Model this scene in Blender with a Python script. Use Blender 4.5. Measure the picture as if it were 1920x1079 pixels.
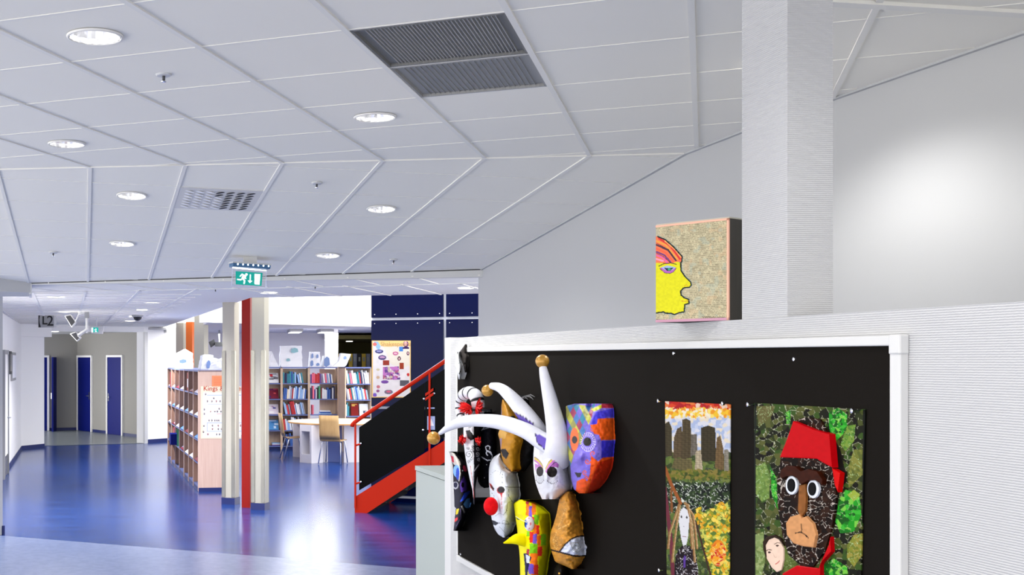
import bpy, bmesh, math, random
import numpy as np
from mathutils import Vector, Matrix
random.seed(7); RNG = np.random.RandomState(11)
for o in list(bpy.data.objects): bpy.data.objects.remove(o)
SC = bpy.context.scene; COL = SC.collection

# ------------------------------------------------------------------ camera
FP, PX, PY, EYE = 2146.0, 421.0, 676.0, 1.95          # focal length and principal point in photo pixels, eye height
cd = bpy.data.cameras.new('camera'); cam = bpy.data.objects.new('camera', cd); COL.objects.link(cam)
cam.location = (0, 0, EYE); cam.rotation_euler = (math.pi/2, 0, 0)
cd.sensor_width = 36; cd.lens = FP/1920*36; cd.shift_x = (960-PX)/1920; cd.shift_y = (PY-539.5)/1920
cd.clip_start = .05; cd.clip_end = 200
SC.camera = cam
# ------------------------------------------------------------------ light
wd = bpy.data.worlds.new('World'); SC.world = wd; wd.use_nodes = True
wb = wd.node_tree.nodes['Background']; wb.inputs[0].default_value = (1.0, .975, .94, 1); wb.inputs[1].default_value = 2.6
SC.view_settings.view_transform = 'Standard'; SC.view_settings.look = 'None'
SC.view_settings.gamma = 1; SC.view_settings.use_curve_mapping = False
SC.view_settings.exposure = 0.45

# ------------------------------------------------------------------ pixel helpers (a pixel gives a direction, a plane gives the depth)
def ray(x, y): return Vector(((x-PX)/FP, 1, (PY-y)/FP))
CAM = Vector((0, 0, EYE))
def on_z(x, y, z=0.0):
    d = ray(x, y); return CAM + d*((z-EYE)/d.z)
def on_y(x, y, Y): return CAM + ray(x, y)*Y
def on_plane(x, y, P, N):
    d = ray(x, y); return CAM + d*((P-CAM).dot(N)/d.dot(N))
def on_line(x, P, D):                                   # plan point on the vertical plane through P along D, seen in column x
    k = (x-PX)/FP; t = (k*P[1]-P[0])/(D[0]-k*D[1]); return (P[0]+t*D[0], P[1]+t*D[1])

# ------------------------------------------------------------------ materials
def lin(c):
    r = []
    for v in c[:3]:
        v = v/255.0
        r.append(v/12.92 if v <= .04045 else ((v+.055)/1.055)**2.4)
    return r
MATS = {}
def mat(name, rgb, rough=.6, metal=0.0, bump=None, spec=.5, noise=None, emit=None, coat=0.0, trans=0.0, alpha=1.0):
    m = bpy.data.materials.new(name); m.use_nodes = True; nt = m.node_tree; b = nt.nodes['Principled BSDF']
    c = lin(rgb)+[1]
    b.inputs['Base Color'].default_value = c; b.inputs['Roughness'].default_value = rough; b.inputs['Metallic'].default_value = metal
    b.inputs['Specular IOR Level'].default_value = spec
    if coat: b.inputs['Coat Weight'].default_value = coat; b.inputs['Coat Roughness'].default_value = .08
    if trans: b.inputs['Transmission Weight'].default_value = trans
    if alpha < 1: b.inputs['Alpha'].default_value = alpha
    if emit: b.inputs['Emission Color'].default_value = lin(emit[0])+[1]; b.inputs['Emission Strength'].default_value = emit[1]
    if noise:                                            # (scale xyz, amount, second colour)
        tc = nt.nodes.new('ShaderNodeTexCoord'); mp = nt.nodes.new('ShaderNodeMapping'); mp.inputs['Scale'].default_value = noise[0]
        n = nt.nodes.new('ShaderNodeTexNoise'); n.inputs['Scale'].default_value = 1; n.inputs['Detail'].default_value = 4
        r = nt.nodes.new('ShaderNodeValToRGB'); r.color_ramp.elements[0].position = .5-noise[1]; r.color_ramp.elements[1].position = .5+noise[1]
        r.color_ramp.elements[0].color = c; r.color_ramp.elements[1].color = lin(noise[2])+[1]
        nt.links.new(tc.outputs['Object'], mp.inputs[0]); nt.links.new(mp.outputs[0], n.inputs[0])
        nt.links.new(n.outputs[0], r.inputs[0]); nt.links.new(r.outputs[0], b.inputs['Base Color'])
    if bump:                                             # (kind, scale, strength, distance)
        tc = nt.nodes.new('ShaderNodeTexCoord'); bp = nt.nodes.new('ShaderNodeBump')
        bp.inputs['Strength'].default_value = bump[2]; bp.inputs['Distance'].default_value = bump[3]
        if bump[0] == 'rib':
            w = nt.nodes.new('ShaderNodeTexWave'); w.wave_type = 'BANDS'; w.bands_direction = 'Z'
            w.inputs['Scale'].default_value = bump[1]; w.inputs['Distortion'].default_value = 1.2
            w.inputs['Detail'].default_value = 2; w.inputs['Detail Scale'].default_value = 3
        else:
            w = nt.nodes.new('ShaderNodeTexNoise'); w.inputs['Scale'].default_value = bump[1]; w.inputs['Detail'].default_value = 5
        nt.links.new(tc.outputs['Object'], w.inputs[0]); nt.links.new(w.outputs[1 if bump[0] == 'rib' else 0], bp.inputs['Height'])
        nt.links.new(bp.outputs[0], b.inputs['Normal'])
    MATS[name] = m; return m
def paint_mat(name, rough=.5, bump=None, coat=0.0):      # colour comes from the mesh's own colour attribute
    m = mat(name, (200, 200, 200), rough, bump=bump, coat=coat); nt = m.node_tree
    a = nt.nodes.new('ShaderNodeAttribute'); a.attribute_name = 'Col'
    nt.links.new(a.outputs['Color'], nt.nodes['Principled BSDF'].inputs['Base Color']); return m
M = MATS
mat('tile', (238, 235, 226), .9, bump=('noise', 160, .12, .002))
mat('grid', (232, 230, 224), .7, spec=.3)
mat('trimwhite', (205, 205, 204), .45)
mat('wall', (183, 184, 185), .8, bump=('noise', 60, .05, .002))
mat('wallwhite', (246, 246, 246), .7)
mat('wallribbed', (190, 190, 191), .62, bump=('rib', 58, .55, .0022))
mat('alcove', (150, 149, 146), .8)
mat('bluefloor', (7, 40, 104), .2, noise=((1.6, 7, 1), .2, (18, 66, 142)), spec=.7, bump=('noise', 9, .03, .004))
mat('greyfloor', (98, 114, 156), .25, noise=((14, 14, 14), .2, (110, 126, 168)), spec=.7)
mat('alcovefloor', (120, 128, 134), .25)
mat('bluebase', (14, 32, 96), .4)
mat('bluedoor', (0, 18, 110), .6, spec=.2)
mat('bluepanel', (0, 9, 56), .2, spec=.1)
mat('panelgap', (225, 232, 250), .4)
mat('steel', (132, 130, 122), .26, metal=.6, noise=((6, 6, 1.2), .3, (164, 162, 152)))
mat('chrome', (215, 217, 222), .12, metal=1)
mat('colwhite', (180, 177, 164), .65)
mat('red', (146, 24, 16), .45, spec=.2)
mat('orange', (172, 30, 2), .45, spec=.15)
mat('orangepanel', (246, 120, 40), .5)
mat('blackglass', (3, 4, 6), .2, spec=.04)
mat('black', (14, 14, 15), .5)
mat('birch', (214, 190, 166), .5, noise=((40, 40, 2.2), .3, (196, 168, 142)))
mat('pinkbirch', (208, 182, 170), .5, noise=((45, 45, 2.2), .3, (192, 160, 148)))
mat('birchdark', (158, 122, 96), .6)
mat('shelfbrown', (146, 112, 96), .6); mat('shelfblue', (92, 108, 168), .4)  # dark brown puts the dim bookcase interior into the divider colour
mat('tabletop', (222, 210, 196), .35)
mat('tableedge', (196, 150, 96), .5)
mat('tableleg', (214, 212, 220), .45)
mat('chairwood', (206, 170, 116), .4, noise=((30, 30, 3), .3, (186, 148, 96)))
mat('cabinet', (172, 180, 175), .5)
mat('paperwhite', (238, 240, 246), .8)
mat('olive', (106, 96, 38), .7)
mat('libwall', (206, 204, 212), .8)
mat('signblue', (62, 106, 146), .35)
mat('darkgrey', (60, 60, 62), .5)
mat('grey', (150, 151, 153), .5); mat('signgrey', (158, 158, 158), .5)
mat('board', (22, 19, 16), .95, spec=.08, bump=('noise', 260, .25, .001))
mat('gold', (190, 140, 48), .32, metal=.55)
mat('glow', (255, 255, 255), .5, emit=((255, 252, 246), 9))
mat('glowsoft', (255, 255, 255), .5, emit=((255, 255, 255), 4))
mat('reflector', (236, 236, 238), .16, metal=.8)
mat('clear', (245, 250, 250), .03, trans=1.0, alpha=.35)
paint_mat('paint', .5); paint_mat('gloss', .38); paint_mat('papier', .5, bump=('noise', 45, .35, .004)); paint_mat('printed', .6)
for k_, v_ in (('gloss', .025), ('papier', .2), ('printed', .1)): M[k_].node_tree.nodes['Principled BSDF'].inputs['Specular IOR Level'].default_value = v_

# ------------------------------------------------------------------ mesh helpers
class MB:
    def __init__(s): s.v = []; s.f = []
    def add(s, vs, fs):
        n = len(s.v); s.v += [tuple(v) for v in vs]; s.f += [tuple(i+n for i in f) for f in fs]; return s
    def prism(s, poly, d):                               # poly: 3D points, d: extrusion vector
        n = len(poly); p = [Vector(q) for q in poly]; d = Vector(d)
        return s.add(p+[q+d for q in p], [tuple(range(n-1, -1, -1)), tuple(range(n, 2*n))]+[(i, (i+1) % n, n+(i+1) % n, n+i) for i in range(n)])
    def box(s, c, sx, sy, sz, ux=(1, 0, 0), uy=(0, 1, 0), uz=(0, 0, 1)):   # c: centre
        c = Vector(c); a = Vector(ux)*sx/2; b = Vector(uy)*sy/2; e = Vector(uz)*sz/2
        return s.add([c-a-b-e, c+a-b-e, c+a+b-e, c-a+b-e, c-a-b+e, c+a-b+e, c+a+b+e, c-a+b+e],
                     [(3, 2, 1, 0), (4, 5, 6, 7), (0, 1, 5, 4), (1, 2, 6, 5), (2, 3, 7, 6), (3, 0, 4, 7)])
    def vbox(s, P, Q, th, z0, z1, side=0):               # wall piece from plan point P to Q, thickness th; side 1 = to the left, -1 = right, 0 = centred
        P = Vector((P[0], P[1], 0)); Q = Vector((Q[0], Q[1], 0)); d = (Q-P).normalized(); n = Vector((-d.y, d.x, 0))*th
        a = {0: -n/2, 1: n*0, -1: -n}[side]
        poly = [P+a, Q+a, Q+a+n, P+a+n]
        return s.prism([(q.x, q.y, z0) for q in poly], (0, 0, z1-z0))
    def tube(s, pts, r, seg=10, cap=True, flat=None):
        pts = [Vector(p) for p in pts]; n = len(pts); r = [r]*n if not hasattr(r, '__len__') else r
        T0 = (pts[1]-pts[0]).normalized(); u = T0.orthogonal().normalized(); vs = []; fs = []
        for i, p in enumerate(pts):
            t = (pts[min(i+1, n-1)]-pts[max(i-1, 0)]).normalized()
            u = (u-t*u.dot(t)).normalized(); w = t.cross(u)
            for k in range(seg):
                a = 2*math.pi*k/seg; vs.append(p+(u*math.cos(a)+w*math.sin(a))*r[i])
        for i in range(n-1):
            for k in range(seg): fs.append((i*seg+k, i*seg+(k+1) % seg, (i+1)*seg+(k+1) % seg, (i+1)*seg+k))
        if cap: fs += [tuple(range(seg-1, -1, -1)), tuple((n-1)*seg+k for k in range(seg))]
        return s.add(vs, fs)
    def lathe(s, c, prof, seg=24, ax=(0, 0, 1), cap=False):  # prof: (radius, height) along axis
        c = Vector(c); ax = Vector(ax).normalized(); u = ax.orthogonal().normalized(); w = ax.cross(u); vs = []; fs = []
        for r, hh in prof:
            for k in range(seg):
                a = 2*math.pi*k/seg; vs.append(c+ax*hh+(u*math.cos(a)+w*math.sin(a))*r)
        for i in range(len(prof)-1):
            for k in range(seg): fs.append((i*seg+k, i*seg+(k+1) % seg, (i+1)*seg+(k+1) % seg, (i+1)*seg+k))
        if cap: fs += [tuple(range(seg-1, -1, -1)), tuple((len(prof)-1)*seg+k for k in range(seg))]
        return s.add(vs, fs)
    def ball(s, c, r, seg=20, rings=12, sc=(1, 1, 1)):
        c = Vector(c); vs = [c+Vector((0, 0, -r*sc[2]))]; fs = []
        for i in range(1, rings):
            a = -math.pi/2+math.pi*i/rings
            for k in range(seg):
                b = 2*math.pi*k/seg; vs.append(c+Vector((r*sc[0]*math.cos(a)*math.cos(b), r*sc[1]*math.cos(a)*math.sin(b), r*sc[2]*math.sin(a))))
        vs.append(c+Vector((0, 0, r*sc[2]))); top = len(vs)-1
        for k in range(seg): fs.append((0, 1+(k+1) % seg, 1+k)); fs.append((top, top-seg+k, top-seg+(k+1) % seg))
        for i in range(rings-2):
            for k in range(seg):
                a = 1+i*seg; fs.append((a+k, a+(k+1) % seg, a+seg+(k+1) % seg, a+seg+k))
        return s.add(vs, fs)

def props(o, label=None, cat=None, group=None, kind=None):
    if label: o['label'] = label
    if cat: o['category'] = cat
    if group: o['group'] = group
    if kind: o['kind'] = kind
    return o
def thing(name, label, cat, loc=(0, 0, 0), group=None, rz=0, kind=None):
    o = bpy.data.objects.new(name, None); COL.objects.link(o); o.location = loc; o.rotation_euler = (0, 0, rz); o.empty_display_size = .05
    return props(o, label, cat, group, kind)
def obj(name, mb, m, parent=None, smooth=False, local=False, label=None, cat=None, group=None, kind=None, cols=None, bevel=0):
    """one mesh object; mesh coordinates are world coordinates unless local (then: in the parent's frame)"""
    vs = [Vector(v) for v in mb.v]
    off = Vector((0, 0, 0)) if (parent is None or local) else Vector(parent.matrix_basis.translation)
    if parent is not None and not local and parent.parent is not None: off = off+Vector(parent.parent.matrix_basis.translation)
    A = np.array([tuple(v) for v in vs]); lo = A.min(0); hi = A.max(0); org = Vector(((lo[0]+hi[0])/2, (lo[1]+hi[1])/2, lo[2]))
    me = bpy.data.meshes.new(name); me.from_pydata([tuple(v-org) for v in vs], [], mb.f); me.update()
    if cols is not None:
        at = me.color_attributes.new('Col', 'FLOAT_COLOR', 'POINT')
        c4 = np.ones((len(vs), 4), np.float32); c4[:, :3] = cols; at.data.foreach_set('color', c4.ravel())
    if isinstance(m, str): m = M[m]
    me.materials.append(m)
    if smooth: me.polygons.foreach_set('use_smooth', [True]*len(me.polygons))
    bm = bmesh.new(); bm.from_mesh(me); bmesh.ops.recalc_face_normals(bm, faces=bm.faces); bm.to_mesh(me); bm.free()
    o = bpy.data.objects.new(name, me); COL.objects.link(o); o.location = org-off
    if parent is not None: o.parent = parent
    if bevel:
        b = o.modifiers.new('Bevel', 'BEVEL'); b.width = bevel; b.segments = 2; b.limit_method = 'ANGLE'
    return props(o, label, cat, group, kind)
def struct(name, mb, m, label, cat='wall', **k): return obj(name, mb, m, label=label, cat=cat, kind='structure', **k)
def text_mb(txt, size, origin, ux, uz, depth=.002, align='LEFT', bold=0.0):
    cu = bpy.data.curves.new('txt', 'FONT'); cu.body = txt; cu.size = size; cu.extrude = 0; cu.align_x = align; cu.resolution_u = 3; cu.offset = bold
    o = bpy.data.objects.new('txt', cu); COL.objects.link(o); bpy.context.view_layer.update()
    me = bpy.data.meshes.new_from_object(o.evaluated_get(bpy.context.evaluated_depsgraph_get()))
    O = Vector(origin); ux = Vector(ux).normalized(); uz = Vector(uz).normalized(); n = ux.cross(uz)
    mb = MB(); vs = [O+ux*v.co.x+uz*v.co.y+n*depth for v in me.vertices]
    mb.add(vs, [tuple(p.vertices) for p in me.polygons])
    bpy.data.objects.remove(o); bpy.data.curves.remove(cu); bpy.data.meshes.remove(me); return mb
# ------------------------------------------------------------------ building axes (fitted on the ceiling grid)
HH = .6/.4853; CZ = EYE+HH                                # near ceiling height
A2 = Vector((math.sin(.3972), math.cos(.3972))); B2 = Vector((math.cos(.3972), -math.sin(.3972)))   # near grid
GO = Vector((-1.4207*HH, 4.2319*HH))
fa, sl, da = -.1346, .1118, -.2553
F3 = Vector((math.cos(fa), math.sin(fa), 0)); G3 = Vector((-math.sin(fa)*math.cos(sl), math.cos(fa)*math.cos(sl), -math.sin(sl)))
FO = Vector((.0015*HH, 5.8472*HH, CZ)); SN = F3.cross(G3)  # sloping ceiling plane
D3 = F3*math.sin(da)+G3*math.cos(da); C3 = F3*math.cos(da)-G3*math.sin(da)
SQ = FO+F3*(-.7065*HH); SR = -.1749*HH
W2 = Vector((math.sin(-.103), math.cos(-.103))); V2 = Vector((W2.y, -W2.x))                      # partition / library axis
LZ = 2.735                                                # low ceiling height
def zs(x, y): return FO.z-(SN.x*(x-FO.x)+SN.y*(y-FO.y))/SN.z
def v3(p, z=0.0): return Vector((p[0], p[1], z))
WALLR = [(3.20, 2.6), (3.03, 4.35), (2.895, 5.42), (2.815, 6.2), (2.775, 6.838), (2.374, 10.526)]
EL = on_plane(0, 533.8, FO, SN); ER = on_plane(905, 506, FO, SN)   # where the slope meets the low ceiling

def clip(poly, p, n):                                     # keep the side n.(q-p) >= 0, plan polygons
    out = []; p = Vector(p[:2]); n = Vector(n[:2])
    for i, a in enumerate(poly):
        b = poly[(i+1) % len(poly)]; a = Vector(a); b = Vector(b); da_, db = n.dot(a-p), n.dot(b-p)
        if da_ >= 0: out.append(a)
        if (da_ >= 0) != (db >= 0): out.append(a+(b-a)*(da_/(da_-db)))
    return out
def area(p): return abs(sum(p[i][0]*p[(i+1) % len(p)][1]-p[(i+1) % len(p)][0]*p[i][1] for i in range(len(p))))/2 if len(p) > 2 else 0
def wall_clip(poly, inset=.0):
    for a, b in zip(WALLR[:-1], WALLR[1:]):
        d = Vector(b)-Vector(a); n = Vector((-d.y, d.x)).normalized()
        # only the segments that lie in this polygon's depth range matter (the wall is nearly straight)
        ys = [q[1] for q in poly]
        if poly and max(ys) > a[1]-.3 and min(ys) < b[1]+.3: poly = clip(poly, Vector(a)+n*inset, n)
    return poly
LW0 = Vector((-5.3, 13.2)); LWD = Vector((-.122, .9925))   # left limit of the ceiling tiles, out of frame; side left open for daylight
def near_clip(poly):
    poly = clip(poly, FO, (-G3.x, -G3.y)); poly = wall_clip(poly)
    poly = clip(poly, LW0, (LWD.y, -LWD.x)); return clip(poly, (0, 2.2), (0, 1))
def far_clip(poly):
    poly = clip(poly, FO, (G3.x, G3.y)); poly = wall_clip(poly)
    poly = clip(poly, LW0, (LWD.y, -LWD.x)); d = (ER-EL); return clip(poly, EL, (d.y, -d.x))
def slab(poly, zf, th): 
    mb = MB(); mb.prism([(q[0], q[1], zf(q[0], q[1])) for q in poly], (0, 0, th)); return mb
zn = lambda x, y: CZ
HOLES_N = {(4, 0): 'grille', (4, 1): 'grille'}; HOLES_F = {(1, 1): 'diffuser'}
# near ceiling: every tile its own piece
ceil = thing('ceiling', 'flat suspended ceiling of white square tiles in a metal grid above the pinboard', 'ceiling', (0, 5, CZ), kind='structure')
slope = thing('ceiling', 'sloping suspended ceiling of white square tiles falling towards the lower hall', 'ceiling', (0, 9, 2.95), kind='structure')
def sq(O, a, b, i, j, s=.6, ga=.011, gb=.006, r=0.0):
    p = []
    for u, v in ((i*s+ga, r+j*s+gb), ((i+1)*s-ga, r+j*s+gb), ((i+1)*s-ga, r+(j+1)*s-gb), (i*s+ga, r+(j+1)*s-gb)):
        q = O+a*u+b*v; p.append(Vector((q[0], q[1])))
    return p
shared = {}
def tile(O, a, b, i, j, r, clipf, zf, par, key):
    full = sq(O, a, b, i, j, r=r); c = clipf(full)
    if area(c) < .004: return
    if abs(area(c)-area(full)) < 1e-6:
        ctr = sum((Vector(q) for q in full), Vector((0, 0)))/4; cz = zf(ctr.x, ctr.y)+.007
        if key not in shared:
            o = obj('ceiling_tile', slab(full, lambda x, y: zf(x, y)+.007, .016), 'tile', par); shared[key] = (o.data, Vector(o.location)-(Vector((ctr.x, ctr.y, cz))-par.location))
        else:
            me, off = shared[key]; o = bpy.data.objects.new('ceiling_tile', me); COL.objects.link(o); o.parent = par
            o.location = Vector((ctr.x, ctr.y, cz))-par.location+off
    else: obj('ceiling_tile', slab(c, lambda x, y: zf(x, y)+.007, .016), 'tile', par)
for i in range(-11, 13):
    for j in range(-9, 9):
        if (i, j) not in HOLES_N: tile(GO, B2, A2, i, j, 0, near_clip, zn, ceil, 'n')
S2 = Vector((SQ.x, SQ.y)); C2 = Vector((C3.x, C3.y)); D2 = Vector((D3.x, D3.y))
for i in range(-9, 9):
    for j in range(-5, 12):
        if (i, j) not in HOLES_F: tile(S2, C2, D2, i, j, SR, far_clip, zs, slope, 'f')
def bar(O, a, b, r, k, along, w, clipf, zf, par):         # a grid bar: strip of width w
    if along == 'b': P = O+a*(k*.6); d = b; n = a
    else: P = O+b*(r+k*.6); d = a; n = b
    poly = [P-n*w/2-d*9, P+n*w/2-d*9, P+n*w/2+d*9, P-n*w/2+d*9]
    c = clipf([Vector(q) for q in poly])
    if area(c) > .002: obj('grid_bar', slab(c, zf, .012), 'grid', par)
for k in range(-11, 13): bar(GO, B2, A2, 0, k, 'b', .024, near_clip, zn, ceil)
for k in range(-9, 9): bar(GO, B2, A2, 0, k, 'a', .010, near_clip, lambda x, y: CZ+.004, ceil)
for k in range(-9, 9): bar(S2, C2, D2, SR, k, 'b', .024, far_clip, zs, slope)
for k in range(-4, 10): bar(S2, C2, D2, SR, k, 'a', .010, far_clip, lambda x, y: zs(x, y)+.004, slope)
# wide trim running across the near ceiling beside the column, fold trim and wall angle
P0 = on_z(1540, 4, CZ); P1 = on_z(1930, 27, CZ)
mb = MB(); mb.vbox(P0, P1, .05, CZ-.006, CZ+.01); obj('cross_trim', mb, 'grid', ceil)
fl = FO-F3*5.2; fr_ = FO+F3*2.775
mb = MB(); mb.vbox(fl, fr_, .012, CZ-.002, CZ+.01); obj('fold_trim', mb, 'grid', ceil)
mb = MB()
for a, b in zip(WALLR[:4], WALLR[1:5]): mb.vbox(a, b, .022, CZ-.003, CZ+.012, side=1)
obj('wall_angle', mb, 'wall', ceil)
a, b = Vector(WALLR[4]), Vector(WALLR[5]); n = Vector((-(b-a).y, (b-a).x)).normalized()*.022
mb = MB(); mb.prism([(q.x, q.y, zs(q.x, q.y)-.003) for q in (a, b, b+n, a+n)], (0, 0, .014)); obj('wall_angle', mb, 'wall', slope)
mb = MB(); mb.prism([(-6, -3.5, CZ+.2), (4.2, -3.5, CZ+.2), (4.2, 6.5, CZ+.2), (-6, 8.1, CZ+.2)], (0, 0, .1))
struct('ceiling', mb, 'wall', 'plain slab above the tile grid and behind the camera', 'ceiling')
mb = MB(); mb.prism([(-6, -3.5, CZ-.002), (4.2, -3.5, CZ-.002), (4.2, 2.2, CZ-.002), (-6, 2.2, CZ-.002)], (0, 0, .02))
struct('ceiling', mb, 'tile', 'plain ceiling field continuing behind the camera', 'ceiling')
mb = MB(); q = [(-6, 7.7), (4, 6.4), (4, 10.2), (-6, 12.6)]
mb.prism([(x, y, zs(x, y)+.2) for x, y in q], (0, 0, .05)); struct('ceiling', mb, 'wall', 'plain slab above the sloping tile grid', 'ceiling')
# trim where the slope meets the low ceiling
mb = MB(); d = Vector((ER.x-EL.x, ER.y-EL.y, 0)).normalized(); nn = Vector((-d.y, d.x, 0))
ELx = on_plane(57, 532, FO, SN); L0 = Vector((ELx.x, ELx.y, EL.z)); R0 = ER+d*.25
mb.prism([(L0.x, L0.y, LZ-.02), (R0.x, R0.y, LZ-.02), (R0.x, R0.y, zs(R0.x, R0.y)-.004), (L0.x, L0.y, max(LZ-.01, zs(L0.x, L0.y)-.004))], nn*.05)
struct('trim_1', mb, 'trimwhite', 'white edge trim between the sloping ceiling and the lower hall ceiling', 'trim')
mb = MB(); mb.prism([(L0.x, L0.y, zs(L0.x, L0.y)-.004), (R0.x, R0.y, zs(R0.x, R0.y)-.004), (R0.x, R0.y, zs(R0.x, R0.y)+.03), (L0.x, L0.y, zs(L0.x, L0.y)+.03)], nn*.03)
struct('trim_2', mb, 'darkgrey', 'thin dark shadow gap along the end of the sloping ceiling', 'trim')

# ------------------------------------------------------------------ low hall ceiling with the stair opening
QC = Vector((.33, 14.36)); Wd = Vector((-.137, .9906))
e1 = on_z(503, 558, LZ); e2 = on_z(898, 551, LZ); Bd = (Vector((e2.x, e2.y))-Vector((e1.x, e1.y))).normalized()
QC = Vector((.33, e1.y-(e1.x-.33)*Bd.y/Bd.x))
Rr = QC+Bd*4.2; Wf = QC+Wd*13.5
low = MB()
low.prism([(L0.x-4.2, L0.y+.3, LZ), (L0.x, L0.y+.02, LZ), (R0.x, R0.y+.02, LZ), (R0.x+1.6, R0.y-.35, LZ), (Rr.x, Rr.y, LZ), (QC.x, QC.y, LZ), (Wf.x, Wf.y, LZ), (-8, 27.5, LZ)], (0, 0, .12))
lowc = struct('ceiling', low, 'tile', 'low flat hall ceiling between the sloping ceiling and the corridor', 'ceiling')
def cbar(P, Q, w, nm='grid_bar', zz=LZ, m='grid'):
    mb = MB(); mb.vbox(P, Q, w, zz-.008, zz+.004); obj(nm, mb, m, lowc)
t1 = [on_z(x, y, LZ) for x, y in ((-40, 549), (240, 545), (680, 537), (900, 530.5))]
for a, b in zip(t1[:-1], t1[1:]): cbar(a, b, .07, 'cross_trim')
t1d = (t1[3]-t1[0]); t1d = Vector((t1d.x, t1d.y)).normalized()
def seg_between(P, d, lo, hi):                            # part of the line P+t*d between the two lines lo and hi
    out = []
    for (Q, e) in (lo, hi):
        n = Vector((-e.y, e.x)); out.append(P+d*(n.dot(Q-P)/n.dot(d)))
    return out
endl = (Vector((L0.x, L0.y)), Vector((d.x, d.y))); midl = (Vector((t1[0].x, t1[0].y)), t1d); stl = (QC, Bd)
for k in range(-6, 8):
    P = Vector((-.524, 11.46))+B2*(.6*k); a, b = seg_between(P, A2, endl, midl); cbar(a, b, .018)
for k in range(0, 6):
    P = Vector((.53, 13.4))+B2*(.6*k); a, b = seg_between(P, A2, midl, stl); cbar(a, b, .022)
for k in range(-5, 1):
    P = Vector((-.50, 14.0))+Vector((.6, .07))*k; a, _ = seg_between(P, Wd, midl, midl); cbar(a, P+Wd*12.4, .034)
for k in range(0, 18):
    P = Vector((-.2, 13.6+.6*k)); a = P+Vector((-1, -.13))*(.1*k*.0); cbar(Vector((-.28-.083*k, 13.6+.6*k)), Vector((-4.2, 13.1+.6*k)), .010, zz=LZ+.001)
# walls round the stair opening above the low ceiling (upper storey)
mb = MB(); mb.vbox(Rr, QC, .1, LZ+.12, 3.5, side=1); mb.vbox(QC, Wf, .1, LZ+.12, 3.5, side=1)
struct('wall_upper', mb, 'wallwhite', 'white upper storey walls around the open stairwell', 'wall')
FL = on_z(389, 605, 2.66); FR = on_z(700, 613.3, 2.66)
fd = Vector((FR.x-FL.x, FR.y-FL.y)).normalized(); FLx = Vector((FL.x, FL.y)); FRx = Vector((FR.x, FR.y))+fd*3.0
mb = MB(); mb.vbox(FLx, FRx, .25, 2.66, 3.9, side=1)
struct('wall_daylight', mb, 'wallwhite', 'bright white wall above the library lit by daylight from the stairwell', 'wall')
mb = MB(); mb.prism([(FLx.x, FLx.y+.2, 2.66), (FRx.x, FRx.y+.2, 2.66), (9, 36, 2.66), (-1.6, 36, 2.66)], (0, 0, .15))
libc = struct('ceiling', mb, 'libwall', 'pale ceiling over the far library area', 'ceiling')

# ------------------------------------------------------------------ floor
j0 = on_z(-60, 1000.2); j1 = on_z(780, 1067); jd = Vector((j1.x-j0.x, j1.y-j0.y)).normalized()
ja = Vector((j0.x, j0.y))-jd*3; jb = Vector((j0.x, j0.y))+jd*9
mb = MB(); mb.prism([(ja.x, ja.y, -.1), (jb.x, jb.y, -.1), (9, 38, -.1), (-9, 38, -.1)], (0, 0, .1))
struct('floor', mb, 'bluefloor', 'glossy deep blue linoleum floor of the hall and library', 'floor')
mb = MB(); mb.prism([(ja.x, ja.y, -.1), (-6, -4, -.1), (6, -4, -.1), (jb.x, jb.y, -.1)], (0, 0, .1))
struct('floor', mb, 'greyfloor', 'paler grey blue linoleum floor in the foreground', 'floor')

# ------------------------------------------------------------------ right wall, partition, column
mb = MB()
for a, b in zip(WALLR[:-1], WALLR[1:]):
    dd = (Vector(b)-Vector(a)).normalized(); bb = Vector(b)+dd*(.12 if b == WALLR[-1] else 0)
    mb.vbox(bb, a, .12, 0, CZ+.02, side=1)
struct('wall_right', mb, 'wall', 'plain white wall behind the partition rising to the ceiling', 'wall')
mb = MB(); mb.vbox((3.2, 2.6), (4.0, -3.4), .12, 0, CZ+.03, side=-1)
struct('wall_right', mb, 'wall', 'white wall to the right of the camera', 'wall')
PO = Vector((1.825, 0)); PN = Vector((-V2.x, -V2.y, 0))     # partition front plane: PO + W2*t ; PN points out to the hall
BP = Vector((PO.x, PO.y, 0))
def pp(x): return Vector(on_line(x, PO, W2))
def pb(x, y, n=0.0): return on_plane(x, y, BP+PN*n, PN)     # point n metres in front of the partition face
PZ = 2.067
pe = pp(845); ps = pp(1990)
mb = MB(); mb.vbox(ps, pe, .13, 0, PZ, side=-1)
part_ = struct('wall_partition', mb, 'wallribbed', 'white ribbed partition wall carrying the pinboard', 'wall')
pe2 = pp(834)
mb = MB(); mb.vbox(pe, pe2, .15, 0, PZ+.004, side=-1); obj('end_post', mb, 'trimwhite', part_)
c0 = pp(1475); c1 = pp(1390)
mb = MB(); mb.vbox(c0+V2*.002, c1+V2*.002, .13, PZ, CZ+.02, side=-1)
struct('wall_column', mb, 'wallribbed', 'white ribbed square column standing on the partition', 'column')

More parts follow.
